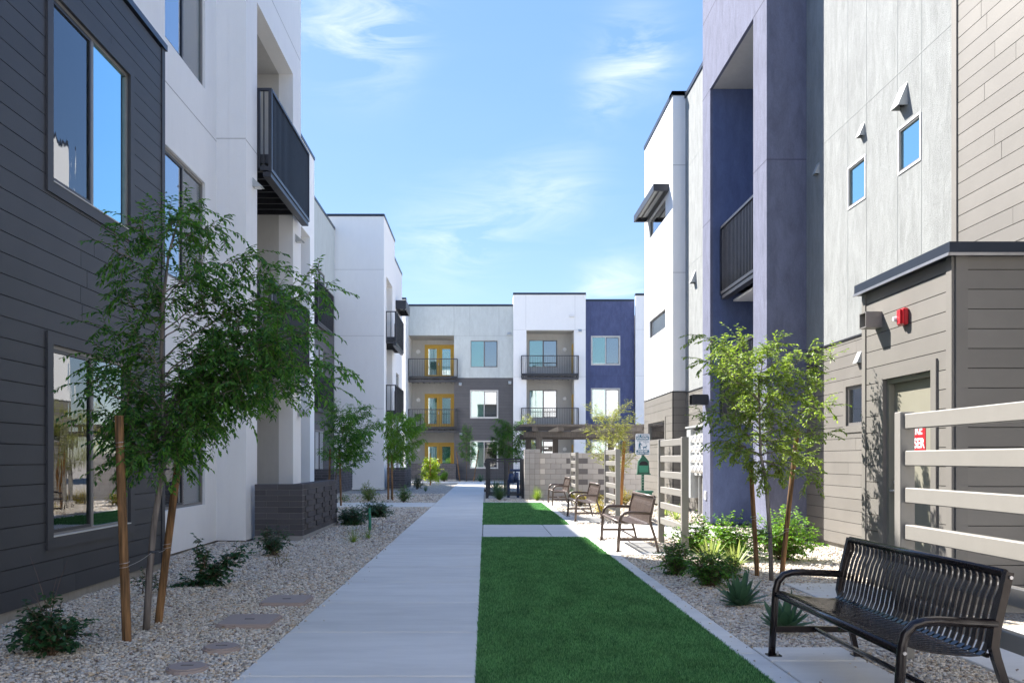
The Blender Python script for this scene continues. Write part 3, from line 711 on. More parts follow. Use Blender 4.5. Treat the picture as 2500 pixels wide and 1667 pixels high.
for z, k in ((8.95, 'top'), (5.55, 'middle'), (2.1, 'bottom')):
    p = EB.p(-4.72, z, 0); t = thing('wall_light', 'round white bulkhead light beside the %s yellow door' % k, 'wall light', p, 'round lights by the yellow doors')
    m = MB(); m.tube([EB.p(-4.72, z, .0), EB.p(-4.72, z, .05), EB.p(-4.72, z, .08)], [.15, .15, .10], 14); m.build('diffuser', PLASTICW, t)
    m = MB(); m.tube([EB.p(-4.72, z, .0), EB.p(-4.72, z, .02)], .165, 14); m.build('rim', FRAMEW, t)
for z in (6.68, 3.28): balcony(FB_, E1, -5.19, -1.87, z, z+1.5, .35, 2.2, label='balcony with dark metal guard before the yellow door', pitch=.115)
# white tower
E2 = WF('S', 60.0)
wall(FB_, E2, 1.882, 6.74, .03, 12.57, W_STUCCO, [(2.76, 5.97, .03, 10.08)], thick=.4)
m = MB(); m.box(1.90, 2.1, 60.4, 62, .03, 12.5); m.box(6.55, 6.73, 60.4, 62, .03, 12.5); m.build('side_wall', W_STUCCO, FB_)
coping(FB_, E2, 1.86, 6.76, 12.57, .14)
for u in (2.72, 6.02): joint_v(FB_, E2, u, 10.1, 12.4)
for z in (3.4, 6.95, 10.1): joint_h(FB_, E2, 1.88, 2.74, z); joint_h(FB_, E2, 5.98, 6.74, z)
EB2 = WF('S', 61.9)
tw = [(3.02, 4.98, 7.78, 9.66), (3.02, 4.98, 4.27, 6.2), (3.02, 4.98, .8, 2.7)]
wall(FB_, EB2, 2.5, 5.97, .03, 10.08, RECESS, tw, name='recess_wall')
for h in tw: window(FB_, EB2, *h, FRAMEM, depth=.03, dark=1, blinds=(1, 1))
m = MB(); m.box(2.5, 6.2, 60.4, 61.9, 10.08, 10.3); m.build('recess_ceiling', RECESS, FB_)
m = MB(); m.box(5.97, 6.2, 60.4, 62.1, .03, 10.08); m.box(2.54, 2.76, 60.4, 61.9, .03, 10.08); m.build('recess_wall', RECESS, FB_)
for z in (.2, 3.62, 7.05):
    m = MB(); m.box(5.93, 5.97, 60.6, 61.5, z, z+2.2); m.build('door', YELLOW, FB_, label='narrow ochre door at the right side of the white recess')
for z in (6.83, 3.33): balcony(FB_, E2, 2.4, 6.25, z, z+1.52, .3, 1.7, label='balcony with dark metal guard before the white recess', pitch=.115)
for z, k in ((9.0, 'upper'), (5.6, 'middle'), (2.1, 'lower')):
    t = thing('wall_light', 'round white light at the %s level of the white recess' % k, 'wall light', EB2.p(5.5, z, 0), 'round lights in the white recess')
    m = MB(); m.tube([EB2.p(5.5, z, 0), EB2.p(5.5, z, .05), EB2.p(5.5, z, .08)], [.14, .14, .09], 14); m.build('diffuser', PLASTICW, t)
    m = MB(); m.tube([EB2.p(5.5, z, 0), EB2.p(5.5, z, .02)], .155, 14); m.build('rim', HOODM, t)
t = thing('wall_light', 'white rectangular emergency light near the top of the white tower', 'wall light', E2.p(5.8, 11, 0))
m = MB(); E2.box(m, 5.63, 5.99, 10.96, 11.10, 0, .08); m.build('housing', PLASTICW, t, bevel=.01)
m = MB(); E2.box(m, 5.66, 5.96, 10.93, 10.957, .01, .07); m.build('lens', FRAMEW, t)
for (u, z, F, lb) in ((6.35, 10.15, E2, 'small grey downlight right of the upper white recess opening'), (1.6, 10.0, E1, 'small dark downlight at the right of the grey-green wall'), (1.65, 6.7, E1, 'small dark downlight at the right of the dark wall'), (-1.7, 6.6, E1, 'small dark downlight right of the upper yellow-door balcony'), (-1.65, 3.2, E1, 'small dark downlight right of the lower yellow-door balcony')):
    cone_lamp('wall_light', lb, (u, z), F, .2, 'small downlights on the end building')
# blue bay and last pier
bw = [(7.15, 9.11, 7.77, 9.73), (7.15, 9.11, 4.2, 6.2), (7.15, 9.11, .78, 2.67)]
wall(FB_, E1, 6.742, 10.08, .03, 12.2, BLUEP, bw)
for h in bw:
    frame4(FB_, E1, h[0]+.04, h[1]-.04, h[2]+.04, h[3]-.04, .05, -.03, .02, FRAMEW)
    window(FB_, E1, h[0]+.05, h[1]-.05, h[2]+.05, h[3]-.05, FRAMEW, depth=.0, dark=1, blinds=(1, 1))
for u in (7.1, 9.16):
    joint_v(FB_, E1, u, 9.8, 12.05, JOINTP); joint_v(FB_, E1, u, 6.3, 7.7, JOINTP)
joint_h(FB_, E1, 6.74, 10.08, 7.05, JOINTP)
coping(FB_, E1, 6.76, 10.08, 12.2, .14)
wall(FB_, WF('S', 59.9), 10.082, 14, .03, 12.5, W_STUCCO); coping(FB_, WF('S', 59.9), 10.06, 14, 12.5, .14)
joint_h(FB_, WF('S', 59.9), 10.08, 14, 7.0); joint_h(FB_, WF('S', 59.9), 10.08, 14, 10.1)
wall(FB_, WF('S', 58.4), -11, -5.22, .03, 11.95, W_STUCCO); coping(FB_, WF('S', 58.4), -11, -5.18, 11.95, .14)
m = MB(); m.box(-5.4, -5.2, 58.66, 60.0, .03, 11.9); m.build('side_wall', W_STUCCO, FB_)
m = MB(); m.box(-11, -5.6, 58.7, 75, .03, 11.2); m.box(-5.6, 1.9, 63.4, 75, .03, 11.0); m.box(-1.8, 1.8, 60.9, 63.4, .03, 11); m.box(1.9, 14, 62.5, 75, .03, 11.2); m.box(6.8, 14, 60.9, 62.5, .03, 11.2)
m.build('sun_block_core', CORE, FB_)
m = MB(); m.box(-5.2, -1.9, 60.7, 63.4, 9.97, 11); m.box(2.1, 6.5, 60.45, 62.5, 10.32, 11.5); m.build('roof_deck', CORE, FB_)

# ================================================================== RIGHT BUILDING
RB = thing('apartment_building', 'sunlit three-storey apartment building on the right with taupe boards and a purple stair bay', 'building', (5.5, 15, 0))
# upper boarded bay above the riser room
RU = WF('R', 5.25)
siding(RB, RU, -1.0, 9.9, 3.37, 11.4, TAUPE, pitch=.179, seed=21)
m = MB(); RU.box(m, 9.9, 10.0, 3.37, 11.4, -.22, .03); m.build('corner_trim', TAUPE, RB)
coping(RB, RU, -1, 10.0, 11.4)
# riser room block
RK = WF('R', 4.27); dh = (8.50, 9.52, 0.03, 2.25)
siding(RB, RK, 8.23, 9.98, .08, 3.245, TAUPE, [(dh[0]-.1, dh[1]+.1, 0, dh[3]+.1)], pitch=.179, seed=23)
m = MB(); RK.box(m, 9.98, 10.07, .08, 3.245, -.05, .026); m.build('corner_trim', TAUPE, RB); m = MB(); RK.box(m, 8.13, 8.23, .08, 3.245, -.0, .026); m.build('corner_trim', TAUPE, RB)
RKS = WF('S', 8.13)
siding(RB, RKS, 4.38, 9.0, .08, 3.245, TAUPE, pitch=.179, seed=24)
m = MB(); RKS.box(m, 4.272, 4.38, .08, 3.245, 0, .026); m.build('corner_trim', TAUPE, RB)
m = MB(); m.box(4.3, 9, 8.16, 8.5, 0, .08); m.build('footing', FOOT, RB); m = MB(); m.box(4.3, 4.6, 9.6, 10.05, 0, .08); m.build('footing', FOOT, RB)
m = MB(); m.box(4.18, 9, 8.04, 10.12, 3.245, 3.36); m.build('coping', COPING, RB)
m = MB(); m.box(4.175, 9, 8.035, 8.05, 3.235, 3.262); m.box(4.165, 4.178, 8.035, 10.12, 3.235, 3.262); m.build('drip_edge', STEEL, RB)
m = MB(); m.box(4.52, 9, 8.4, 9.9, .03, 3.2); m.build('room_core', CORE, RB)
frame_door = MB()
a, b, c, d = dh
RK.box(frame_door, a-.1, a, c, d+.1, -.02, .034); RK.box(frame_door, b, b+.1, c, d+.1, -.02, .034); RK.box(frame_door, a, b, d, d+.1, -.02, .034); frame_door.build('door_casing', TAUPE, RB)
m = MB(); RK.box(m, a, a+.05, c, d, -.16, -.01); RK.box(m, b-.05, b, c, d, -.16, -.01); RK.box(m, a+.05, b-.05, d-.05, d, -.16, -.01); m.build('door_frame', TAUPE_D, RB)
m = MB(); RK.box(m, a+.053, b-.053, c+.01, d-.053, -.115, -.07); DR = m.build('door', TAUPE_D, RB, label='flush grey-taupe metal door of the riser room')
m = MB(); RK.box(m, b-.12, b-.09, 1.0, 1.16, -.07, -.055)
m.tube([RK.p(b-.105, 1.07, -.06), RK.p(b-.105, 1.07, .0), RK.p(b-.2, 1.07, .0)], .011, 8); m.tube([RK.p(b-.105, 1.16, -.06), RK.p(b-.105, 1.16, -.04)], .02, 8); m.build('handle', STEEL, DR)
m = MB()
for z in (.35, 1.12, 1.85): m.tube([RK.p(a+.05, z, -.055), RK.p(a+.05, z+.12, -.055)], .011, 8)
m.build('hinges', STEEL, DR)
# main wall
RM = WF('R', 5.46)
lowh = (12.85, 13.46, 1.9, 2.49)
siding(RB, RM, 10.0, 15.14, .10, 3.20, TAUPE, [tuple(x+e for x, e in zip(lowh, (-.1, .1, -.1, .1)))], pitch=.179, seed=25)
m = MB(); m.box(5.49, 5.8, 10, 15.1, 0, .10); m.build('footing', FOOT, RB); m = MB(); m.box(5.49, 5.8, 19.7, 24.3, 0, .1); m.build('footing', FOOT, RB)
frame4(RB, RM, *lowh, .1, -.06, .03, TAUPE); window(RB, RM, *lowh, FRAMEM, depth=0, blinds=(0,), sashes=1, gl=GLASS)
uph = [(11.18, 11.75, 5.16, 5.72), (12.8, 13.38, 5.16, 5.74)]
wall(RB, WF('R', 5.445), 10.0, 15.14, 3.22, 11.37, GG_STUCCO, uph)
RMs = WF('R', 5.445)
for h in uph: window(RB, RMs, *h, FRAMEM, depth=.0, blinds=(0,), sashes=1, bar=.025, gl=GLASSB)
for h in uph: frame4(RB, RMs, *h, .025, -.03, .012, W_STUCCO, 'stucco_bead')
m = MB(); RM.box(m, 10.0, 15.14, 3.195, 3.22, 0, .03); m.build('belt_flashing', DKMETAL, RB)
joint_h(RB, RMs, 10.0, 15.14, 6.48, JOINTG)
for u in (11.15, 11.80, 12.76, 13.42): joint_v(RB, RMs, u, 5.75, 11.2, JOINTG); joint_v(RB, RMs, u, 3.25, 5.14, JOINTG)
coping(RB, RMs, 10, 15.14, 11.37)
siding(RB, RM, 19.6, 24.3, .10, 3.20, TAUPE, pitch=.179, seed=26)
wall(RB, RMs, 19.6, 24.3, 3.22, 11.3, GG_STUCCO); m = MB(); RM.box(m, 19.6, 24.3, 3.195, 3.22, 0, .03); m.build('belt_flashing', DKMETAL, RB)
joint_h(RB, RMs, 19.6, 24.3, 6.55, JOINTG); joint_h(RB, RMs, 19.6, 24.3, 9.25, JOINTG)
coping(RB, RMs, 19.6, 24.3, 11.3)
# purple bay
PS = WF('S', 15.14); PL = WF('R', 4.77)
wall(RB, PS, 4.832, 5.7, .03, 12.2, PURPLE, thick=.3)
wall(RB, PL, 15.14, 19.6, .03, 12.2, PURPLE, [(15.9, 18.95, .03, 9.25)], thick=.06)
coping(RB, PL, 15.14, 19.6, 12.2)
for z in (3.25, 6.48, 9.25): joint_h(RB, PS, 4.77, 5.45, z, JOINTP); joint_h(RB, PL, 15.14, 15.9, z, JOINTP); joint_h(RB, PL, 18.95, 19.6, z, JOINTP)
joint_h(RB, PL, 15.14, 19.6, 10.9, JOINTP)
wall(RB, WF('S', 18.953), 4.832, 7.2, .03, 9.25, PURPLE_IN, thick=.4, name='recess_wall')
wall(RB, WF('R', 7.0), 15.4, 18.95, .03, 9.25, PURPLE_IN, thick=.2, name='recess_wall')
m = MB(); m.box(4.832, 7.2, 15.44, 18.95, 9.252, 9.4); m.build('recess_ceiling', RECESS, RB)
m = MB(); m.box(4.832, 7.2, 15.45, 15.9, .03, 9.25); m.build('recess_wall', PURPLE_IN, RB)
m = MB(); m.box(4.84, 6, 19.4, 19.598, .03, 12.1); m.build('side_wall', PURPLE, RB)
RI = WF('R', 5.07)
for z0, z1 in ((4.86, 6.29), (2.28, 3.70)):
    b = balcony(RB, RI, 15.92, 18.85, z0, z1, .12, 1.6, label='stair landing with taupe metal guard')
    m = MB(); RI.box(m, 15.95, 18.8, z0-.14, z0-.10, -1.8, -.15); m.build('soffit', PLASTICW, b)
# white bay beyond
R1S = WF('S', 24.3); R1 = WF('R', 5.1)
wh1 = [(25.3, 27.8, 5.13, 5.68), (25.3, 27.8, 8.25, 8.8)]; lw1 = (25.3, 27.8, 1.95, 2.5)
wall(RB, R1, 24.3, 28.6, 3.26, 11.38, W_STUCCO, wh1)
siding(RB, R1, 24.302, 28.6, .08, 3.24, TAUPE, [tuple(x+e for x, e in zip(lw1, (-.1, .1, -.1, .1)))], pitch=.21, seed=27)
frame4(RB, R1, *lw1, .1, -.06, .03, TAUPE); window(RB, R1, *lw1, FRAMEM, depth=0, blinds=(1,), sashes=1, bl=BLINDG)
for h in wh1: window(RB, R1, *h, FRAMEM, depth=.04, blinds=(1,), sashes=1, bl=BLINDG)
wall(RB, R1S, 5.352, 5.7, 3.26, 11.38, W_STUCCO); siding(RB, R1S, 5.118, 5.5, .08, 3.24, TAUPE, pitch=.21, seed=28)
m = MB(); R1.box(m, 24.28, 28.6, 3.235, 3.262, 0, .025); m.build('belt_flashing', DKMETAL, RB)
joint_h(RB, R1, 24.3, 28.6, 6.48); joint_h(RB, R1S, 5.1, 5.5, 6.48); joint_h(RB, R1S, 5.1, 5.5, 9.4)
coping(RB, R1, 24.27, 28.6, 11.38); coping(RB, R1S, 5.07, 5.9, 11.385)
awning(RB, R1, 24.8, 28.1, 9.05, .43, .2)
m = MB(); m.box(5.9, 20, -1, 15.2, .03, 10.8) ; m.box(7.25, 20, 15.2, 19.4, .03, 11.0); m.box(5.85, 20, 19.4, 28.5, .03, 10.8); m.box(5.6, 5.84, 24.7, 28.4, .03, 10.7); m.build('sun_block_core', CORE, RB)
m = MB(); m.box(5.4, 20, 28.52, 28.62, .03, 11.3); m.build('end_wall', W_STUCCO, RB)
m = MB(); m.box(-20, -4.98, 50.52, 50.62, .03, 11.8); m.build('end_wall', W_STUCCO, LT)
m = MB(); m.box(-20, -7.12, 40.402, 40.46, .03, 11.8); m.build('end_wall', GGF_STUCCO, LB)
m = MB(); m.box(5.1, 7.25, 15.5, 19.3, 9.45, 11.2); m.build('roof_deck', CORE, RB)

# ================================================================== BUILDING MIRRORED IN THE FAR WINDOWS
# closes the courtyard on the near side; its sunlit front faces +Y
class WN(WF):
    def p(s, u, v, w): return (u, s.c+w, v)
NB = thing('apartment_building', 'white apartment building seen only as a reflection in the far windows', 'building', (0, -16, 0))
NF = WN('N', -16.0)
nh = [(x, x+1.8, z, z+1.8) for x in (-15, -10.5, -5.6, 4.4, 9.0, 13.5) for z in (.7, 4.1, 7.4)]
wall(NB, NF, -20, -2.4, .03, 11.87, W_STUCCO, [h for h in nh if h[1] < -2.4])
wall(NB, WN('N', -15.5), -2.398, 3.2, .03, 12.5, W_STUCCO, [(-1.2, 2.0, .03, 9.8)])
wall(NB, NF, 3.202, 20, .03, 11.87, W_STUCCO, [h for h in nh if h[0] > 3.2])
for h in nh: window(NB, NF, *h)
m = MB(); m.box(-1.5, 2.3, -17.4, -17.2, .03, 9.8); m.build('recess_wall', RECESS, NB)
m = MB(); m.box(-1.5, 2.3, -17.2, -15.76, 9.8, 10.0); m.build('recess_ceiling', RECESS, NB)
for z in (3.3, 6.7): balcony(NB, WN('N', -15.5), -1.2, 2.0, z, z+1.5, .3, 1.3, label='balcony with dark metal guard')
coping(NB, NF, -20, -2.4, 11.87); coping(NB, WN('N', -15.5), -2.4, 3.2, 12.5); coping(NB, NF, 3.2, 20, 11.87)
m = MB(); m.box(-20, 20, -28, -17.5, .03, 11.2); m.build('sun_block_core', CORE, NB)

# dryer vents on the walls (parts of the building), sloped triangular hoods
def vent(parent, F, u, v, s, mat=HOODM):
    m = MB(); w = s*.72
    A = [(u-w/2, v, 0), (u-w/2, v-s, 0), (u-w/2, v-s, s*.42)]; B = [(u+w/2, v, 0), (u+w/2, v-s, 0), (u+w/2, v-s, s*.42)]
    P = [F.p(*q) for q in A]; Q = [F.p(*q) for q in B]
    m.poly([P[0], P[2], Q[2], Q[0]]); m.poly(P); m.poly(Q)
    t = .012
    P2 = [F.p(u-w/2+t, v-s*.08, 0), F.p(u-w/2+t, v-s, 0), F.p(u-w/2+t, v-s, s*.38)]; Q2 = [F.p(u+w/2-t, v-s*.08, 0), F.p(u+w/2-t, v-s, 0), F.p(u+w/2-t, v-s, s*.38)]
    m.poly([P2[0], P2[2], Q2[2], Q2[0]]); m.poly(P2); m.poly(Q2)
    h = m.build('vent_hood', mat, parent, recalc=False)
    m = MB(); m.tube([F.p(u, v-s*.75, .005), F.p(u, v-s*.75, .03)], s*.22, 10); m.build('duct', BLACKGAP, h)
vent(RB, RMs, 11.62, 6.27, .30); vent(RB, RMs, 12.88, 6.24, .19); vent(RB, RMs, 14.62, 6.24, .18); vent(RB, RMs, 23.2, 6.3, .32); vent(RB, RM, 12.9+.1, 3.0, .2)

# fixtures
def box_lamp(label, F, u, z, w=.17, h=.17, proj=.19):
    t = thing('wall_light', label, 'wall light', F.p(u, z, 0), 'box wall lights on the right building')
    m = MB(); e = .012
    F.box(m, u-w/2, u+w/2, z+h/2-e, z+h/2, .01, proj); F.box(m, u-w/2, u+w/2, z-h/2, z-h/2+e, .01, proj)
    F.box(m, u-w/2, u-w/2+e, z-h/2+e, z+h/2-e, .01, proj); F.box(m, u+w/2-e, u+w/2, z-h/2+e, z+h/2-e, .01, proj)
    F.box(m, u-w/2+e, u+w/2-e, z-h/2+e, z+h/2-e, .01, .03); m.build('shade', DKMETAL if 'dark' in label else FRAMEM, t)
    m = MB(); F.box(m, u-w/2+.02, u+w/2-.02, z-h/2+.02, z+h/2-.02, .031, .05); m.build('lens', HOODM, t)
    return t
box_lamp('grey box wall light above the riser room door', RK, 9.66, 2.90)
box_lamp('dark box wall light on the purple pier over the meters', PL, 19.25, 2.68, .3, .22, .34)
box_lamp('grey box wall light next to the meters beside the purple bay', RM, 20.3, 2.75, .3, .2, .3)
box_lamp('dark wall light in the shadow right of the purple pier', RM, 14.7, 2.85, .14, .2, .14)
t = thing('fire_alarm', 'red fire alarm horn with clear strobe above the riser room door', 'fire alarm', RK.p(9.04, 2.84, 0))
m = MB(); RK.box(m, 8.965, 9.115, 2.755, 2.925, .016, .07); m.build('housing', REDP, t, bevel=.012)
m = MB(); RK.box(m, 9.0, 9.08, 2.765, 2.915, .071, .09); m.build('horn_face', REDP, t, bevel=.006)
m = MB(); m.tube([RK.p(9.10, 2.83, .06), RK.p(9.10, 2.83, .115)], [.035, .022], 8); m.build('strobe', SIGNW, t)
def text_mesh(name, body, size, mat, parent, origin, ux, uy, align='CENTER', bold=.0, xs=1.0, spacing=1.0):
    """lettering as a mesh lying in the plane spanned by ux, uy"""
    cu = bpy.data.curves.new(name, 'FONT'); cu.body = body; cu.size = size; cu.align_x = align; cu.align_y = 'CENTER'; cu.offset = bold; cu.space_line = spacing
    tmp = bpy.data.objects.new(name, cu); COL.objects.link(tmp); bpy.context.view_layer.update()
    me = bpy.data.meshes.new_from_object(tmp.evaluated_get(bpy.context.evaluated_depsgraph_get()))
    bpy.data.objects.remove(tmp)
    o0 = Vector((0,0,0)); p = parent
    while p is not None: o0 += p.location; p = p.parent
    ux, uy = Vector(ux), Vector(uy); origin = Vector(origin)
    for v in me.vertices: v.co = origin+ux*v.co.x*xs+uy*v.co.y-o0
    me.materials.clear(); me.materials.append(mat)
    ob = bpy.data.objects.new(name, me); COL.objects.link(ob); ob.parent = parent
    return ob
rd = WF('R', 4.27+.07)
t = thing('door_sign', 'red and white fire riser sign on the grey door behind the slatted screen', 'sign', rd.p(8.98, 1.55, 0))
m = MB(); rd.box(m, 8.80, 9.16, 1.40, 1.72, .001, .005); m.build('sign_plate', REDP, t)
text_mesh('lettering', 'FIRE\nRISER', .135, SIGNW, t, rd.p(8.98, 1.625, .0065), (0, -1, 0), (0, 0, 1), bold=.004)
t = thing('outlet_cover', 'white outlet cover low on the purple pier', 'outlet', PL.p(19.3, .62, 0))
m = MB(); PL.box(m, 19.22, 19.36, .53, .72, .0, .03); m.build('plate', PLASTICW, t, bevel=.006)
m = MB(); PL.box(m, 19.26, 19.32, .57, .68, .031, .045); m.build('flap', FRAMEW, t)
# electric meters
t = thing('meter_cabinet', 'grey electric meter cabinet on the wall beyond the purple bay', 'meter cabinet', RM.p(22.3, 1.3, 0))
m = MB(); RM.box(m, 20.9, 22.7, 1.0, 2.12, .016, .16); m.build('back_box', GREYBOX, t)
m = MB(); RM.box(m, 22.72, 23.15, .42, 2.2, .016, .24); m.build('side_box', GREYBOX, t)
m = MB(); RM.box(m, 20.85, 23.2, 2.2, 2.24, .016, .27); m.build('drip_cap', GREYBOX, t)
for i in range(4):
    for j in range(4):
        u = 21.15+.4*i; z = 1.16+.25*j
        m = MB(); m.tube([RM.p(u, z, .16), RM.p(u, z, .22), RM.p(u, z, .30), RM.p(u, z, .32)], [.10, .10, .085, .05], 12); m.build('meter', PLASTICW, t)
m = MB()
for u in (21.2, 21.6, 22.0, 22.4): m.tube([RM.p(u, .0, .08), RM.p(u, 1.0, .08)], .035, 8)
m.build('conduits', GREYBOX, t)

# ================================================================== MASONRY WALLS
def bmesh_brick(name, L, H, D, mat, bev=.003):
    m = MB(); m.box(0, L, 0, D, 0, H); o = m.build(name, mat, None, bevel=bev); me = o.data; bpy.data.objects.remove(o); return me
def course_runs(L, unit, off):
    out = []; x = 0.0
    first = unit*off if off else unit
    x1 = min(first, L); out.append((0, x1)); x = x1
    while x < L-1e-4:
        x1 = min(x+unit, L)
        if L-x1 < .04: x1 = L
        out.append((x, x1)); x = x1
    return out
def patio(label, x0, x1, y0, y1, h, parent_loc, base=.08, rows=9, proud=True, ret=None):
    """L of low dark brick wall: one face to the camera (x0..x1 at y0), one along Y at x1 (y0..y1)"""
    t = thing('patio_wall', label, 'brick wall', (x0, y0, 0), 'low dark brick patio walls')
    rh = (h-base)/rows; g = .008; th = .20
    m = MB(); m.box(x0, x1-.012, y0+.012, y0+th-.012, base, h-.01); m.box(x1-th+.012, x1-.012, y0+th-.012, y1, base, h-.01); m.build('mortar', MORTAR, t)
    m = MB(); m.box(x0-.01, x1+.012, y0-.012, y0+th, -.05, base); m.box(x1-th, x1+.012, y0+th, y1, -.05, base); m.build('footing', FOOT, t)
    cache = {}
    def brick(L, D, along, p, pr):
        key = (round(L, 3), round(D, 3), along)
        if key not in cache:
            mm = MB()
            if along == 'x': mm.box(0, L, 0, D, 0, rh-g)
            else: mm.box(0, D, 0, L, 0, rh-g)
            o = mm.build('brick', BRICK, None, bevel=.003); cache[key] = o.data; bpy.data.objects.remove(o)
        place(cache[key], 'brick', p, t, t.location)
    for r in range(rows):
        z = base+r*rh; off = (r % 2)*.5
        for (a, b) in course_runs(x1-x0, .4, off):
            brick(b-a-g, th, 'x', (x0+a, y0, z), 0)
        runs = course_runs(y1-y0-th, .4, off)
        for k, (a, b) in enumerate(runs):
            pr = .02 if (proud and 0 < r < rows-1 and k % 2 == (r % 2)) else 0
            brick(b-a-g, th+pr if pr else th, 'y', (x1-th, y0+th+a+(g if a == 0 else 0), z), pr)
    return t
patio('charcoal brick patio wall with protruding bricks in front of the near left bay', -3.98, -3.15, 15.4, 18.95, .98, None)
patio('charcoal brick patio wall at the foot of the white tower', -4.48, -3.66, 40.62, 44.0, 1.03, None)
patio('dark brick patio wall half hidden behind the first patio wall', -6.62, -5.75, 34.0, 38.5, 1.04, None)
patio('long dark brick patio wall below the yellow ground-floor door', -5.5, -1.95, 59.2, 60.3, 1.13, None, proud=False)

# block wall with pillar in front of the pergola
BW = thing('block_wall', 'grey concrete block wall with a square-block pillar and dark accent blocks', 'wall', (3.4, 31, 0))
yb = 30.9; blkc = {}
def cblock(L, H, x, y, z, mat, D=.2, nm='block'):
    key = (round(L, 3), round(H, 3), mat.name, D)
    if key not in blkc:
        mm = MB(); mm.box(0, L, 0, D, 0, H); o = mm.build(nm, mat, None, bevel=.004); blkc[key] = o.data; bpy.data.objects.remove(o)
    place(blkc[key], nm, (x, y, z), BW, BW.location)
rh = .184; g = .008
m = MB(); m.box(1.36, 1.895, yb+.01, yb+.38, 0, 1.74); m.box(1.9, 5.5, yb+.19, yb+.35, 0, 1.61); m.build('mortar', MORTARL, BW)
for r in range(10):
    z = 1.627-(r+0)*rh-0.0
    z0 = 1.627-(r)*rh if r else 1.627
    H = .128 if r == 0 else rh
    zb = 1.627 if r == 0 else 1.627-r*rh
    for c in range(3): cblock(.181-g, H-g if r else .12, 1.353+.182*c, yb, zb if r else 1.63, CMU, .4)
for r in range(9):
    zb = 1.627-(r+1)*rh+.001
    if zb < -.08: break
    L = .37; off = (r % 2)*.5; x = 1.9
    runs = course_runs(3.6, L, off)
    for k, (a, b) in enumerate(runs):
        mat = CMU
        if r in (1, 3, 5): 
            if k == 0: mat = CMUL
            if 4 <= k*1 <= 4 and b-a > .2: mat = CMUD
            if k == 3 and off: mat = CMUD
        xa = a
        if r in (1, 3, 5) and 1.0 < a < 1.4: mat = CMUD
        if r in (3, 5, 7) and 2.0 < a < 2.4: mat = CMUD
        cblock(b-a-g, rh-g, 1.9+a, yb+.18, zb, mat, .19)

# ================================================================== PERGOLA
PG = thing('pergola', 'brown slatted pergola standing behind the block wall', 'pergola', (4, 35, 0))
for (x, y) in ((1.98, 33.0), (1.75, 36.5), (5.2, 33.0), (2.9, 37.0), (5.2, 37.0)):
    m = MB(); m.box(x-.11, x+.11, y-.11, y+.11, 0, 2.22); m.build('post', PERG, PG)
for y in (33.0, 37.0):
    m = MB(); m.box(1.42, 7.2, y-.09, y+.09, 2.22, 2.42); m.build('beam', PERG, PG)
x = 1.8
while x < 7: 
    m = MB(); m.box(x-.10, x+.10, 32.5, 37.6, 2.425, 2.60); m.build('rafter', PERG, PG); x += .95
y = 32.45
while y < 37.7:
    m = MB(); m.box(1.25, 7.2, y, y+.05, 2.605, 2.68); m.build('slat', PERG, PG); y += .17

# ================================================================== GATED ENCLOSURE AND BACKFLOW VALVE
GT = thing('metal_gate', 'black metal framed mesh gate standing between the walk and the block pillar', 'gate', (.68, 31.7, 0))
for x in (.06, 1.33): m = MB(); m.box(x-.05, x+.05, 31.65, 31.75, 0, 1.42); m.build('post', DKMETAL, GT)
for (a, b) in ((.13, .70), (.74, 1.27)):
    m = MB(); m.box(a, a+.05, 31.67, 31.73, .12, 1.36); m.box(b-.05, b, 31.67, 31.73, .12, 1.36); m.box(a+.05, b-.05, 31.67, 31.73, 1.30, 1.36); m.box(a+.05, b-.05, 31.67, 31.73, .12, .18)
    lf = m.build('gate_leaf', DKMETAL, GT)
    m = MB(); k = a+.07
    while k < b-.06: m.box(k, k+.004, 31.698, 31.702, .18, 1.3); k += .05
    z = .22
    while z < 1.3: m.box(a+.05, b-.05, 31.703, 31.707, z, z+.004); z += .05
    m.build('mesh_infill', DKMETAL, lf, kind='stuff')
for z in (.25, 1.18): m = MB(); m.box(-.05, .01, 31.66, 31.74, z, z+.1); m.build('hinge', DKMETAL, GT)
FN = thing('mesh_fence', 'black mesh fence panel closing the back of the valve enclosure', 'fence', (.7, 34, 0))
for x in (.1, .75, 1.35): m = MB(); m.box(x-.04, x+.04, 34.0, 34.08, 0, 1.45); m.build('post', DKMETAL, FN)
m = MB(); m.box(.14, 1.31, 34.02, 34.06, 1.38, 1.44); m.box(.14, 1.31, 34.02, 34.06, .1, .16); m.build('rail', DKMETAL, FN)
m = MB(); k = .18
while k < 1.3: m.box(k, k+.005, 34.035, 34.04, .16, 1.38); k += .06
m.build('mesh_infill', DKMETAL, FN, kind='stuff')
VL = thing('backflow_valve', 'dark blue backflow valve with pipes inside the gated enclosure', 'valve', (1.0, 32.8, 0))
m = MB(); m.tube([(.85, 32.8, 0), (.85, 32.8, .62), (.9, 32.8, .7), (1.15, 32.8, .7), (1.2, 32.8, .62), (1.2, 32.8, 0)], .055, 10); m.build('pipe', BLUEM, VL, smooth=True)
m = MB(); m.tube([(.95, 32.8, .52), (.95, 32.8, .88)], [.12, .09], 12); m.tube([(1.14, 32.8, .55), (1.14, 32.8, .92)], [.1, .08], 12); m.build('valve_body', BLUEM, VL, smooth=True)
m = MB(); m.tube([(.9, 32.8, 1.0), (1.3, 32.8, 1.0)], .045, 10); m.tube([(1.1, 32.8, .9), (1.1, 32.8, 1.02)], .03, 8); m.build('hand_wheel', BLUEM, VL)

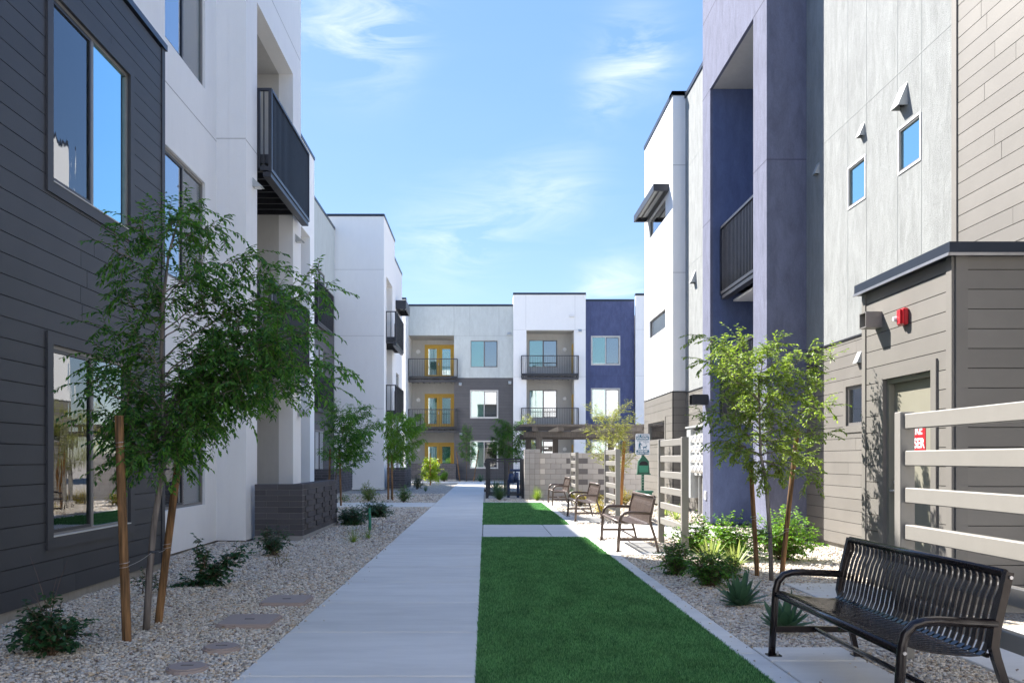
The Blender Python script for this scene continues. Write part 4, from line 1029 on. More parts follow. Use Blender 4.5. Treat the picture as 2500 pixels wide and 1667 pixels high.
# ================================================================== SLATTED SCREENS
def screen(label, y0, y1, ztop, x=2.885):
    t = thing('slatted_screen', label, 'screen', (x+.05, (y0+y1)/2, 0), 'taupe slatted screens beside the benches')
    for y in (y0, y1-.095): m = MB(); m.box(x, x+.10, y, y+.095, 0, ztop); m.build('post', SCREENP, t, bevel=.004)
    me = None
    for k in range(6):
        z = ztop-.015-.255*k
        m = MB(); m.box(x+.022, x+.075, y0+.095, y1-.095, z-.105, z); m.build('slat', SCREENP, t, bevel=.006)
    return t
screen('near taupe slatted screen behind the large dark bench', 4.43, 6.30, 1.73)
screen('tall taupe slatted screen behind the nearest brown bench', 13.1, 14.96, 1.73)
screen('taupe slatted screen beside the yellow-green tree', 19.75, 21.7, 1.63)
screen('farthest taupe slatted screen against the block wall', 28.6, 30.4, 1.63)

# ================================================================== BENCHES
def bench(label, x, y0, y1, mat, detail=True, group=None):
    """park bench facing the lawn (-X): feet at x (front) and x+.59 (rear), ends at y0 and y1"""
    t = thing('park_bench', label, 'bench', (x+.3, (y0+y1)/2, .025), group)
    zb = .025
    def P(a, y, z): return (x+a, y, zb+z)
    for y, s in ((y0, 1), (y1, -1)):
        m = MB()
        arc = [P(0, y, 0), P(.015, y, .25), P(.03, y, .46), P(.045, y, .52), P(.085, y, .565), P(.14, y, .582), P(.21, y, .585), P(.49, y, .572)]
        m.tube(arc, .0245, 10); m.build('front_leg', mat, t, smooth=True)
        m = MB(); m.tube([P(.60, y, 0), P(.555, y, .2), P(.49, y, .40), P(.475, y, .46), P(.487, y, .55), P(.55, y, .825)], [.024, .024, .027, .028, .027, .026], 4); m.build('rear_leg', mat, t)
        m = MB(); m.box(x+.02, x+.55, y-.016, y+.016, zb+.165, zb+.205); m.build('side_stretcher', mat, t)
        for (a, f) in ((0, 1), (.60, 1)):
            m = MB(); m.box(x+a-.035, x+a+.06, y-.04, y+.04, zb, zb+.008); m.build('foot_plate', mat, t)
            m = MB(); m.tube([(x+a+.042, y, zb+.008), (x+a+.042, y, zb+.03)], .008, 6); m.build('bolt', STEEL, t)
        yy = y-s*.026
        for (a, z) in ((.03, .432), (.548, .80)):
            m = MB(); m.tube([(x+a, yy+s*.004, zb+z), (x+a, yy-s*.004, zb+z)], .009, 10); m.build('bolt', STEEL, t)
    a, b = y0+.024, y1-.024
    m = MB(); m.tube([P(.035, a, .432), P(.035, b, .432)], .024, 10); m.build('front_rail', mat, t, smooth=True)
    m = MB(); m.tube([P(.545, a, .815), P(.545, b, .815)], .022, 10); m.build('top_rail', mat, t, smooth=True)
    m = MB(); m.tube([P(.30, a, .19), P(.30, b, .19)], .015, 8); m.build('long_stretcher', mat, t, smooth=True)
    m = MB(); m.box(x+.455, x+.47, a, b, zb+.40, zb+.42); m.build('rear_rail', mat, t)
    # one bent flat bar per slat
    prof = [(.035, .455), (.07, .452), (.12, .435), (.20, .418), (.30, .408), (.38, .402), (.43, .405), (.462, .425), (.478, .465), (.488, .52), (.505, .60), (.525, .68), (.548, .735), (.553, .775), (.545, .80)]
    th = .005; wd = .040; n = 30; pitch = (b-a)/n
    base = None
    mm = MB()
    pr = prof
    offs = []
    for i, p in enumerate(pr):
        q0 = Vector(pr[max(i-1, 0)]); q1 = Vector(pr[min(i+1, len(pr)-1)]); tt = (q1-q0).normalized(); offs.append((-tt.y*th, tt.x*th))
    vv = []
    for i, p in enumerate(pr):
        for (dx, dz) in ((0, 0), offs[i]):
            for yy in (0, wd): vv.append((p[0]+dx, yy, p[1]+dz))
    ff = []
    for i in range(len(pr)-1):
        k = i*4
        for (p_, q_) in ((0, 1), (1, 3), (3, 2), (2, 0)): ff.append((k+p_, k+q_, k+4+q_, k+4+p_))
    ff += [(0, 2, 3, 1), (len(vv)-4, len(vv)-3, len(vv)-1, len(vv)-2)]
    mm.v, mm.f = vv, ff; o = mm.build('slat', mat, None); me = o.data; bpy.data.objects.remove(o)
    for i in range(n):
        place(me, 'slat', (x, a+pitch*(i+.5)-wd/2, zb), t, t.location)
    m = MB(); m.box(x+.1, x+.43, (a+b)/2-.02, (a+b)/2+.02, zb+.355, zb+.39); m.build('seat_brace', mat, t)
    return t
bench('large glossy dark bench in the right foreground', 2.01, 4.37, 6.27, BENCHM)
bench('brown metal bench nearest after the path between the lawns', 1.975, 13.30, 15.2, BENCHB, group='brown benches beyond the foreground bench')
bench('brown metal bench beside the far lawn, second from the near one', 1.99, 19.75, 21.6, BENCHB, group='brown benches beyond the foreground bench')
bench('farthest metal bench near the block wall', 1.99, 26.6, 28.3, BENCHB, group='brown benches beyond the foreground bench')

# ================================================================== PET WASTE STATION
PW = thing('pet_waste_station', 'green pet waste station with blue and white sign on a perforated post', 'waste station', (3.37, 19.1, 0))
yp = 19.1; s_ = F_PX/yp
m = MB(); m.box(3.345, 3.395, yp, yp+.05, 0, 1.92); m.build('post', GREENM, PW)
m = MB()
for k in range(14): m.tube([(3.37, yp-.001, .55+.06*k), (3.37, yp+.001, .55+.06*k)], .008, 6)
m.build('post_holes', PLASTICW, PW, kind='stuff')
def rounded(x0, x1, z0, z1, r, y, n=4):
    P = []
    for (cx, cz, a0) in ((x1-r, z1-r, 0), (x0+r, z1-r, 90), (x0+r, z0+r, 180), (x1-r, z0+r, 270)):
        for k in range(n+1): a = R(a0+90*k/n); P.append((cx+r*math.cos(a), y, cz+r*math.sin(a)))
    return P
sx0, sx1 = 3.21, 3.515; sz0, sz1 = 1.495, 1.95
m = MB(); m.prism(rounded(sx0, sx1, sz0, sz1, .035, yp-.012), (0, .006, 0)); SG = m.build('sign', SIGNW, PW)
m = MB(); m.prism(rounded(sx0+.016, sx1-.016, sz1-.135, sz1-.014, .02, yp-.014), (0, .0015, 0)); m.prism(rounded(sx0+.016, sx1-.016, sz0+.014, sz0+.105, .02, yp-.014), (0, .0015, 0)); m.build('sign_panel', SIGNB, SG)
cxs = (sx0+sx1)/2
def slet(b, size, z, mat, bold=.002, x=cxs, al='CENTER'): return text_mesh('lettering', b, size, mat, SG, (x, yp-.0165, z), (1, 0, 0), (0, 0, 1), al, bold)
slet('PET WASTE\nSTATION', .056, sz1-.073, SIGNW, .003); slet('PLEASE KEEP\nTHIS AREA CLEAN', .036, sz0+.06, SIGNW, .002)
slet('LEASH, CURB AND CLEAN UP', .0185, sz1-.155, SIGNB, .0006); slet('AFTER YOUR', .02, sz1-.185, SIGNB, .0006, cxs+.07); slet('PET', .02, sz1-.213, SIGNB, .0006, cxs+.07)
m = MB(); yy = yp-.0155
def pl(pts): m.poly([(cxs+a, yy, sz0+b) for a, b in pts])
pl([(-.088, .120), (-.072, .120), (-.062, .19), (-.058, .12), (-.044, .12), (-.048, .20), (-.045, .235), (-.035, .215), (-.018, .20), (-.014, .207), (-.035, .245), (-.055, .262), (-.078, .255), (-.085, .21)])
pl([(-.070, .266), (-.055, .266), (-.051, .280), (-.058, .292), (-.067, .292), (-.073, .280)])
pl([(-.005, .165), (.012, .172), (.06, .175), (.075, .2), (.098, .205), (.096, .193), (.085, .186), (.078, .155), (.074, .12), (.066, .12), (.066, .15), (.03, .148), (.024, .12), (.014, .12), (.014, .155)])
m.build('pictogram', SIGNB, SG, recalc=False)
m = MB(); P = [(3.24, yp-.09, 1.10), (3.50, yp-.09, 1.10), (3.48, yp-.09, 1.36), (3.39, yp-.09, 1.475), (3.35, yp-.09, 1.475), (3.26, yp-.09, 1.36)]
m.prism(P, (0, .09, 0)); DP = m.build('bag_dispenser', GREENM, PW)
m = MB(); m.prism([(3.275, yp-.094, 1.115), (3.465, yp-.094, 1.115), (3.465, yp-.094, 1.27), (3.275, yp-.094, 1.27)], (0, .003, 0)); m.build('panel', GREENL, DP)
m = MB(); m.prism([(3.275, yp-.0935, 1.275), (3.465, yp-.0935, 1.275), (3.45, yp-.0935, 1.33), (3.41, yp-.0935, 1.36), (3.33, yp-.0935, 1.36), (3.29, yp-.0935, 1.33)], (0, .002, 0)); m.build('opening', BLACKGAP, DP)
m = MB(); m.box(3.225, 3.515, yp-.13, yp-.0, 1.075, 1.098); m.build('lip', GREENM, DP)
m = MB(); m.prism([(3.26, yp-.20, .10), (3.50, yp-.20, .10), (3.53, yp-.20, .70), (3.23, yp-.20, .70)], (0, .19, 0)); BN = m.build('bin', GREENM, PW)
m = MB(); m.box(3.205, 3.555, yp-.24, yp-.0, .702, .735); m.build('lid', GREENM, BN, bevel=.008)

# ================================================================== UTILITY COVERS
def cover(label, x, y, w, d, h=.05, rot=0):
    t = thing('utility_cover', label, 'utility cover', (x, y, 0), 'buried box lids in the gravel')
    def rr(a, b, r, z): 
        P = []
        for (cx, cy, a0) in ((a/2-r, b/2-r, 0), (-a/2+r, b/2-r, 90), (-a/2+r, -b/2+r, 180), (a/2-r, -b/2+r, 270)):
            for k in range(6): an = R(a0+18*k); P.append((x+cx+r*math.cos(an), y+cy+r*math.sin(an), z))
        return P
    r = .06 if w != d else w/2-.001
    m = MB(); m.prism(rr(w, d, r, -.05), (0, 0, .05+h-.014)); m.build('box_rim', LIDM, t)
    m = MB(); m.prism(rr(w-.03, d-.03, max(r-.015, .02), h-.013), (0, 0, .010)); m.build('lid', LIDM, t)
    m = MB(); m.box(x-.04, x+.04, y-.01, y+.01, h-.003, h+.001); m.build('label_plate', CMUD, t)
cover('larger rounded rectangular tan lid nearest the walk', -1.93, 8.68, .44, .52)
cover('rectangular tan lid just in front of the farther rectangular one', -2.0, 7.58, .46, .52)
cover('round tan lid between the rectangular lids and the picture edge', -1.92, 6.5, .27, .27)
cover('nearest round tan lid at the bottom of the gravel bed', -1.96, 5.87, .27, .27)
cover('flat lid in the gravel near the grassy plants', -2.1, 19.8, .3, .45, .03)
cover('flat lid in the gravel before the cross path', -1.95, 23.4, .28, .4, .03)
cover('flat lid beyond the cross path, nearer of two', -1.95, 30.5, .35, .5, .03)
cover('flat lid beyond the cross path, farther of two', -2.1, 34.5, .35, .5, .03)

# ================================================================== PLANTS
def bez(p0, p1, p2, n):
    return [p0*(1-t)**2+p1*2*t*(1-t)+p2*t*t for t in [i/n for i in range(n+1)]]
class Leaves:
    """flat list of small folded leaves"""
    def __init__(s, seed): s.r = random.Random(seed); s.v = []; s.f = []
    def leaf(s, p, d, L, W, droop=.2):
        r = s.r; d = d.normalized()
        d = (d+Vector((r.uniform(-.35, .35), r.uniform(-.35, .35), r.uniform(-.35, .25)-droop))).normalized()
        side = d.cross(Vector((r.uniform(-.5, .5), r.uniform(-.5, .5), 1))).normalized()
        nrm = side.cross(d).normalized()
        b = len(s.v); L = L*r.uniform(.65, 1.2); W = W*r.uniform(.7, 1.2)
        m = p+d*L*.45
        s.v += [p, m+side*W*.5+nrm*W*.15, p+d*L-nrm*L*.12, m-side*W*.5+nrm*W*.15]
        s.f += [(b, b+1, b+2), (b, b+2, b+3)]
    def obj(s, name, mat, parent):
        o0 = parent.location
        v = np.array([tuple(q-o0) for q in s.v]); f = np.array(s.f)
        me = fast_mesh(name, v, f, 3, mat); ob = bpy.data.objects.new(name, me); COL.objects.link(ob); ob.parent = parent; return ob
def twig(LV, W, start, d, length, leafL, leafW, step, sag, r, wr=.0022, rad=True, back=0.0):
    n = max(3, int(length/.07)); p = start.copy(); d = d.normalized(); pts = [p.copy()]
    for i in range(n):
        d = (d+Vector((r.uniform(-.13, .13), r.uniform(-.13, .13), r.uniform(-.10, .10)-sag/n*1.6))).normalized()
        p = p+d*(length/n); pts.append(p.copy())
    W.tube(pts, [wr*(1.3-1.0*i/n) for i in range(n+1)], 3, caps=False)
    s = 0.0; side = 1; seg = length/n
    k = int(length/step)
    for i in range(int(k*back), k+1):
        t = i*step/seg; j = min(int(t), n-1); f = t-j
        if j >= n: break
        q = pts[j].lerp(pts[j+1], min(f, 1)); dd = (pts[j+1]-pts[j]).normalized()
        perp = dd.cross(Vector((0, 0, 1)));
        perp = perp.normalized() if perp.length > .1 else Vector((1, 0, 0))
        LV.leaf(q, dd*.75+perp*side*.8, leafL, leafW); side = -side
    return pts
def limb_with_twigs(LV, T, W, p0, ctrl, p1, r0, r1, r, twigs, tl, leafL, leafW, step, sag, t0=.25, up=.25, spread=1.0):
    pts = bez(p0, ctrl, p1, 9)
    jit = [Vector((r.uniform(-.02, .02), r.uniform(-.02, .02), r.uniform(-.015, .015))) for _ in pts]; jit[0] = Vector((0,0,0))
    pts = [a+b for a, b in zip(pts, jit)]
    T.tube(pts, [r0+(r1-r0)*i/9 for i in range(10)], 5, caps=False)
    L = (p1-p0).length
    for k in range(twigs):
        t = t0+(1-t0)*((k+r.random())/twigs); j = min(int(t*9), 8); q = pts[j].lerp(pts[j+1], t*9-j); dd = (pts[j+1]-pts[j]).normalized()
        rd = Vector((r.gauss(0, 1), r.gauss(0, 1), r.gauss(up, .7)))
        rd = (rd-dd*rd.dot(dd)); rd = rd.normalized() if rd.length > .01 else Vector((0, 0, 1))
        d = dd*r.uniform(.4, 1.0)+rd*spread
        ln = tl*r.uniform(.5, 1.15)*(1.15-.5*t)
        tp = twig(LV, W, q, d, ln, leafL, leafW, step, sag, r)
        if r.random() < .55:   # side twig
            j2 = len(tp)//2; twig(LV, W, tp[j2], (tp[j2+1]-tp[j2]).normalized()+Vector((r.gauss(0, .7), r.gauss(0, .7), r.gauss(0, .5))), ln*.6, leafL, leafW, step, sag, r)
    twig(LV, W, pts[-1], (pts[-1]-pts[-2]), tl*.8, leafL, leafW, step, sag, r)
def tree(label, base, trunk, ends, leafmat, seed, r0=.03, twigs=7, tl=.32, leafL=.036, leafW=.017, step=.022, sag=.5, bark=BARK, group=None, limb_r=.009, lift=.12, t0=.25, cat='tree'):
    """trunk: list of points; ends: (point, trunk fraction it leaves from)"""
    t = thing('young_tree', label, cat, base, group)
    r = random.Random(seed); LV = Leaves(seed+1); T = MB(); W = MB()
    n = len(trunk)
    T.tube(trunk, [r0*(1-.72*i/(n-1)) for i in range(n)], 9)
    def on(f):
        x = f*(n-1); j = min(int(x), n-2); return trunk[j].lerp(trunk[j+1], x-j)
    for (e, f) in ends:
        p0 = on(f); mid = p0.lerp(e, .5)+Vector((r.uniform(-.05, .05), r.uniform(-.05, .05), lift*(e-p0).length*r.uniform(.5, 1.5)))
        limb_with_twigs(LV, T, W, p0, mid, e, limb_r*(1.2-.4*f), limb_r*.3, r, int(twigs*max(.6, (e-p0).length)+1), tl, leafL, leafW, step, sag, t0)
    T.build('trunk', bark, t, smooth=True, recalc=False); W.build('twigs', BARKB, t, kind='stuff', recalc=False)
    LV.obj('crown', leafmat, t)
    return t
def stake(label, base, top, r0=.026, mat=STAKE, tie=None, group='tree stakes'):
    t = thing('tree_stake', label, 'tree stake', base, group); base, top = Vector(base), Vector(top)
    m = MB(); pts = [base+Vector((0, 0, -.05)), base.lerp(top, .33), base.lerp(top, .66), top-(top-base).normalized()*.01, top]
    m.tube(pts, [r0*1.02, r0, r0*.98, r0*.97, r0*.88], 10); m.build('pole', mat, t, smooth=False)
    if tie:
        for (f, target) in tie:
            a = base.lerp(top, f); target = Vector(target)
            m = MB()
            ring = [a+Vector((math.cos(k*.8)*(r0+.004), math.sin(k*.8)*(r0+.004), .004*k-.02)) for k in range(18)]
            m.tube(ring, .0022, 4)
            d = target-a; mid = a.lerp(target, .5)+Vector((0, 0, -.03))
            m.tube(bez(a+d.normalized()*r0, mid, target, 6), .0022, 4)
            m.build('wire', STEEL, t)
            m = MB(); ring = [target+Vector((math.cos(k*.7)*(.032), math.sin(k*.7)*.032, 0)) for k in range(9)]; m.tube(ring, .008, 6); m.build('rubber_tie', RUBBER, t)
    return t
# ---- left foreground elm
r_ = random.Random(5)
Yt = 7.3
b1 = Vector((-2.77, 7.29, 0))
tr1 = [b1+Vector((0,0,-.03)), at(365, 1400, 7.29), at(376, 1280, 7.3), at(392, 1180, 7.3), at(404, 1110, 7.32), at(398, 1000, 7.34), at(394, 873, 7.35), at(398, 740, 7.35), at(412, 620, 7.36), at(440, 520, 7.38)]
E1_ = [((483,489),.95),((550,538),.9),((653,609),.8),((702,632),.72),((850,667),.62),((823,643),.66),((894,864),.55),((863,909),.52),((733,953),.5),((760,780),.58),((700,720),.62),((260,587),.8),((332,529),.88),((269,685),.72),((225,770),.62),((207,828),.55),((193,904),.5),((207,984),.45),((269,1127),.42),((250,1060),.44),((573,967),.45),((515,1016),.43),((466,1105),.42),((626,917),.5),((560,703),.7),((420,470+60),.93),((330,1100),.42),((350,950),.5),((450,900),.5),((480,1000),.46),((540,850),.52),((620,800),.56),((330,800),.6),((300,900),.52),((430,1060),.43),((400,700),.72),((500,640),.78),((660,860),.52),((800,850),.55),((420,980),.45),((280,990),.46),((370,1040),.44),((700,800),.55),((600,880),.5),((780,720),.6),((820,780),.58),((740,850),.55),((520,930),.47)]
ends = [(at(px, py, Yt+r_.uniform(-.55, .55)), f) for (px, py), f in E1_]
# pull the ends a little inside: twigs reach the outline
ends = [(tr1[min(9, int(f*9))].lerp(e, .88), f) for e, f in ends]
tree('large leafy young elm in the left foreground tied between two stakes', b1, tr1, ends, LEAF_ELM, 11, r0=.030, twigs=31, tl=.34, leafL=.056, leafW=.024, step=.018, sag=.5, t0=.18, limb_r=.007)
T1a = at(385, 1290, 7.3); T1b = at(402, 1145, 7.3)
stake('dark round stake left of the foreground elm', (-2.74, 6.83, 0), at(290, 1014, 6.83), .034, tie=[(.33, at(374, 1345, 7.3)), (.86, T1b)])
stake('leaning round stake right of the foreground elm', (-2.79, 7.6, 0), at(441, 1082, 7.6), .032, tie=[(.42, at(376, 1347, 7.3))])
# ---- right foreground tree
b2 = Vector((3.27, 10.2, 0))
tr2 = [b2+Vector((0,0,-.03)), at(1880, 1300, 10.2), at(1872, 1198, 10.2), at(1865, 1150, 10.2), at(1857, 1109, 10.2), at(1855, 1060, 10.2), at(1854, 1002, 10.2), at(1852, 940, 10.2), at(1862, 880, 10.2)]
E2_ = [((1704,812),.85),((1707,874),.8),((1792,812),.88),((1894,836),.98),((1915,882),.95),((1998,844),.75),((2030,862),.72),((2004,932),.7),((2034,985),.62),((2030,1060),.58),((1998,1125),.5),((1996,1175),.45),((1706,1018),.55),((1744,1074),.5),((1771,1106),.47),((1822,1136),.45),((1862,1170),.42),((1907,1149),.45),((1760,967),.65),((1728,1002),.6),((1750,895),.8),((1770,860),.85),((1955,940),.7),((1850,870),.98),((1845,960),.8),((1862,1000),.7),((1880,920),.88),((1835,1010),.66),((1810,930),.8),((1890,960),.75),((1800,1040),.55),((1920,1040),.6),((1860,1060),.55),((1960,1080),.55),((1900,1010),.65),((1820,980),.7),((1780,930),.78),((1850,920),.9),((1940,1110),.5),((1790,1085),.5)]
ends = [(at(px, py, 10.2+r_.uniform(-.5, .5)), f) for (px, py), f in E2_]
ends = [(tr2[min(8, int(f*8))].lerp(e, .97), f) for e, f in ends]
tree('sunlit olive-green young elm between two stakes by the taupe wall', b2, tr2, ends, LEAF_ELM2, 21, r0=.026, twigs=25, tl=.26, leafL=.054, leafW=.027, step=.018, sag=.3, t0=.3, limb_r=.007)
stake('stake left of the sunlit right tree', (3.23, 10.6, 0), at(1832, 1125, 10.6), .027, tie=[(.5, at(1876, 1300, 10.2))])
stake('reddish leaning stake right of the sunlit right tree', (3.57, 10.77, 0), at(1947, 1046, 10.77), .029, tie=[(.85, at(1858, 1110, 10.2)), (.3, at(1878, 1310, 10.2))])
# ---- generic small trees
def small_tree(label, base, h0, h1, w, mat, seed, n=16, lean=(0, 0), twigs=12, tl=.3, leafL=.05, leafW=.024, step=.032, sag=.4, bark=BARKB, r0=.025, top=1.0, cx=0.0, cz=.5):
    r = random.Random(seed); base = Vector(base)
    trunk = [base+Vector((lean[0]*t*t, lean[1]*t*t, -.03+(h0+(h1-h0)*.75*top)*t)) for t in (0, .2, .4, .6, .8, 1.0)]
    tr = []; H = h1-h0
    for k in range(n):
        a = 2*math.pi*(k*.618+r.random()*.15); zz = h0+H*(.12+.83*((k+.5)/n)); rr = w/2*.95*math.sqrt(max(.05, 1-((zz-h0)/H-cz)**2/(.25+abs(cz-.5)*.6+.06)))*r.uniform(.65, .95)
        e = base+Vector((lean[0]+cx+math.cos(a)*rr, lean[1]+math.sin(a)*rr, zz))
        f = min(.97, max(.35, (zz-H*.22)/(h0+H*.75)))
        tr.append((e, f))
    return tree(label, base, trunk, tr, mat, seed, r0=r0, twigs=int(twigs*3.6), tl=tl, leafL=leafL, leafW=leafW, step=step, sag=sag, bark=bark, limb_r=.008)
small_tree('dark leafy tree behind the near brick patio wall', (-4.54, 26.9, 0), 1.15, 3.2, 2.1, LEAF_ELM, 31, 26, (.35, 0), leafL=.078, leafW=.038, step=.032, cx=.1)
stake('stake left of the tree behind the near brick wall', (-4.72, 26.9, 0), at(806, 1096, 26.9), .03)
stake('stake right of the tree behind the near brick wall', (-4.3, 26.6, 0), at(829, 1098, 26.6), .03)
small_tree('bright green tree leaning over the balconies of the white tower', (-3.25, 30.9, 0), 1.3, 3.2, 1.9, LEAF_BR, 32, 24, (.25, 0), leafL=.085, leafW=.034, step=.034, sag=1.1, cz=.6, cx=.15)
stake('left stake under the bright green tree by the white tower', (-3.34, 30.7, 0), at(948, 1108, 30.7), .035)
stake('right stake under the bright green tree by the white tower', (-3.17, 30.5, 0), at(956, 1108, 30.5), .03)
small_tree('narrow dark young tree in front of the grey end building', (-1.2, 56.8, 0), 1.2, 3.75, 1.3, LEAF_ELM, 33, 18, (0, 0), leafL=.09, leafW=.045, step=.05, twigs=9, cz=.3)
stake('left stake of the narrow far tree', (-1.62, 56.8, 0), (-1.85, 56.8, 1.9), .03); stake('right stake of the narrow far tree', (-.75, 56.8, 0), (-.45, 56.8, 2.0), .03)
small_tree('feathery dense tree behind the black gate', (1.05, 40, 0), 1.35, 3.35, 2.2, LEAF_MESQ, 34, 26, (0, 0), leafL=.07, leafW=.026, step=.03, sag=.8, r0=.035, twigs=14)
small_tree('sunlit yellow-green tree rising before the blue wall', (3.7, 25.6, 0), 1.0, 3.1, 2.0, LEAF_YG, 35, 22, (-.1, 0), leafL=.055, leafW=.026, step=.032, sag=-.1, twigs=9, bark=BARK)
stake('orange stake beside the yellow-green tree', (3.85, 25.4, 0), at(1524, 1077, 25.4), .045, STAKEO)
small_tree('lime green sunlit sapling on the left by the far end', (-3.0, 48.9, 0), .15, 1.5, 1.1, LEAF_LIME, 36, 18, (0, 0), leafL=.11, leafW=.07, step=.06, sag=.2, twigs=9)
stake('orange stake in front of the lime sapling', (-3.0, 48.6, 0), (-3.02, 48.6, 1.75), .035, STAKEO)
small_tree('bright shoots catching sun beside the pergola', (1.9, 38.5, 0), 1.9, 3.45, .8, LEAF_YG, 37, 8, (0, 0), leafL=.08, leafW=.035, step=.05, twigs=6, r0=.015)

def shrub(label, base, w, h, mat, seed, stems=16, leafL=.045, leafW=.03, step=.026, twigs=5, tl=.16, sag=.2, loose=0.0, cat='shrub', name='shrub', group=None, bark=BARKB, dens=1.5):
    t = thing(name, label, cat, base, group); base = Vector(base)
    r = random.Random(seed); LV = Leaves(seed); W = MB()
    for k in range(int(stems*dens)):
        a = 2*math.pi*r.random(); q = r.random()**.6; el = r.uniform(.15, 1.0)
        e = base+Vector((math.cos(a)*q*w/2*.85, math.sin(a)*q*w/2*.85, h*(1-.55*q*q)*r.uniform(.55, .95)))
        limb_with_twigs(LV, W, W, base+Vector((math.cos(a)*.03, math.sin(a)*.03, 0)), base.lerp(e, .5)+Vector((0, 0, h*.12)), e, .004, .0015, r, twigs, tl, leafL, leafW, step, sag, t0=.15+loose, up=.4)
    W.build('stems', bark, t, kind='stuff', recalc=False); LV.obj('foliage', mat, t); return t
shrub('small dark holly-like shrub at the bottom left by the charcoal wall', (-3.1, 6.35, 0), .60, .40, LEAF_DK, 41, 26, .052, .042, .024, 4, .14)
m = MB(); rr_ = random.Random(4)
DT = thing('dry_twigs', 'bare reddish twigs rising from the bottom left shrub', 'twigs', (-3.1, 6.35, 0))
for k in range(5):
    e = Vector((-3.1+rr_.uniform(-.15, .15), 6.35+rr_.uniform(-.1, .1), .75*rr_.uniform(.5, 1))); m.tube(bez(Vector((-3.1, 6.35, 0)), Vector((-3.1+rr_.uniform(-.05, .05), 6.35, .3)), e, 6), [.003*(1-.12*i) for i in range(7)], 4)
m.build('stems', TWIG, DT, kind='stuff')
shrub('tiny sprig between the foreground elm and the charcoal wall', (-3.5, 9.2, 0), .4, .32, LEAF_DK, 42, 7, .04, .032, .05, 3, .12, loose=.4)
def sprawl(label, base, tips, mat, seed):
    t = thing('shrub', label, 'shrub', base); base = Vector(base); r = random.Random(seed); LV = Leaves(seed); W = MB()
    for e in tips:
        e = Vector(e); limb_with_twigs(LV, W, W, base, base.lerp(e, .5)+Vector((0, 0, .10)), e, .007, .003, r, 13, .11, .058, .044, .022, .2, t0=.15)
        limb_with_twigs(LV, W, W, base, base.lerp(e, .45)+Vector((.02, .05, .12)), base.lerp(e, .8)+Vector((.03, .04, -.04)), .006, .003, r, 10, .11, .058, .044, .022, .2, t0=.15)
    W.build('stems', BARKB, t, kind='stuff', recalc=False); LV.obj('foliage', mat, t)
Yb = 9.8
sprawl('dark shrub with long sprawling branches in front of the white wall', (-3.13, 9.8, 0), [at(428, 1432, Yb-.1), at(482, 1318, Yb), at(505, 1350, Yb), at(545, 1405, Yb-.1), at(590, 1330, Yb+.1), at(598, 1345, Yb), at(560, 1375, Yb), at(495, 1400, Yb)], LEAF_DK, 43)
shrub('dark shrub at the corner of the near brick patio wall', (-3.06, 12.9, 0), .62, .46, LEAF_DK, 44, 20, .05, .038, .03, 4, .14)
shrub('thin dry twiggy plant between the sprawling shrub and the corner shrub', (-2.7, 11.6, 0), .35, .3, LEAF_YG, 45, 5, .03, .02, .1, 2, .12, loose=.5)
shrub('low dark spreading shrub beside the brick wall, nearer clump', (-2.85, 18.95, 0), .95, .40, LEAF_DK, 46, 34, .06, .028, .024, 5, .2)
shrub('low dark spreading shrub near the cross path, farther clump', (-2.63, 21.5, 0), .9, .42, LEAF_DK, 47, 30, .06, .028, .026, 5, .2)
shrub('brownish green shrub before the white tower beyond the cross path', (-3.86, 29.6, 0), .95, .68, LEAF_ELM2, 48, 24, .05, .032, .032, 5, .18)
shrub('green shrub beneath the bright green tree by the tower patio', (-2.67, 29.0, 0), .65, .6, LEAF_ELM, 49, 22, .05, .03, .032, 5, .15)
shrub('small pale shrub by the cross path behind the brick wall', (-4.6, 28.9, 0), .5, .32, LEAF_ELM, 50, 9, .05, .03, .04, 3, .12)
shrub('dark shrub at the right end of the tower patio wall', (-3.2, 41.8, 0), .75, .7, LEAF_DK, 51, 22, .07, .045, .04, 4, .18)
shrub('round bright green bush by the end building', (-2.6, 56.5, 0), .75, .75, LEAF_BR, 52, 30, .08, .05, .04, 5, .15)
# right beds
shrub('dark green shrub nearest the lawn edge on the right', (2.30, 10.7, 0), .56, .47, LEAF_ELM, 61, 34, .04, .03, .022, 5, .12)
shrub('dark green mound behind the agave', (2.46, 9.75, 0), .62, .46, LEAF_ELM, 62, 40, .04, .03, .02, 5, .12)
shrub('small dark shrub behind the front agave', (2.86, 10.4, 0), .34, .32, LEAF_ELM, 63, 18, .04, .028, .024, 4, .1)
shrub('bright sunlit shrub in front of the tall screen', (3.15, 13.4, 0), .95, .58, LEAF_BR, 64, 34, .05, .036, .026, 5, .14)
shrub('bright sunlit shrub left of the stakes', (3.43, 12.5, 0), .9, .66, LEAF_BR, 65, 40, .05, .036, .024, 5, .15)
shrub('large bright sunlit shrub behind the staked tree', (4.1, 12.3, 0), 1.15, .74, LEAF_BR, 66, 60, .05, .036, .024, 5, .16)
shrub('yellow flowering low shrub behind the second far bench', (2.95, 22.7, 0), .75, .42, LEAF_YEL, 67, 24, .04, .03, .03, 4, .12)
shrub('yellow flowering low shrub behind the farthest bench', (2.85, 26.9, 0), .9, .5, LEAF_YEL, 68, 26, .045, .034, .03, 4, .12)
shrub('yellow flowering shrub at the foot of the orange stake', (4.3, 27.5, 0), .9, .5, LEAF_YEL, 69, 26, .045, .034, .03, 4, .12)
shrub('yellow green shrub before the block wall between two screens', (3.6, 29.2, 0), .8, .4, LEAF_YEL, 70, 22, .045, .034, .032, 4, .12)
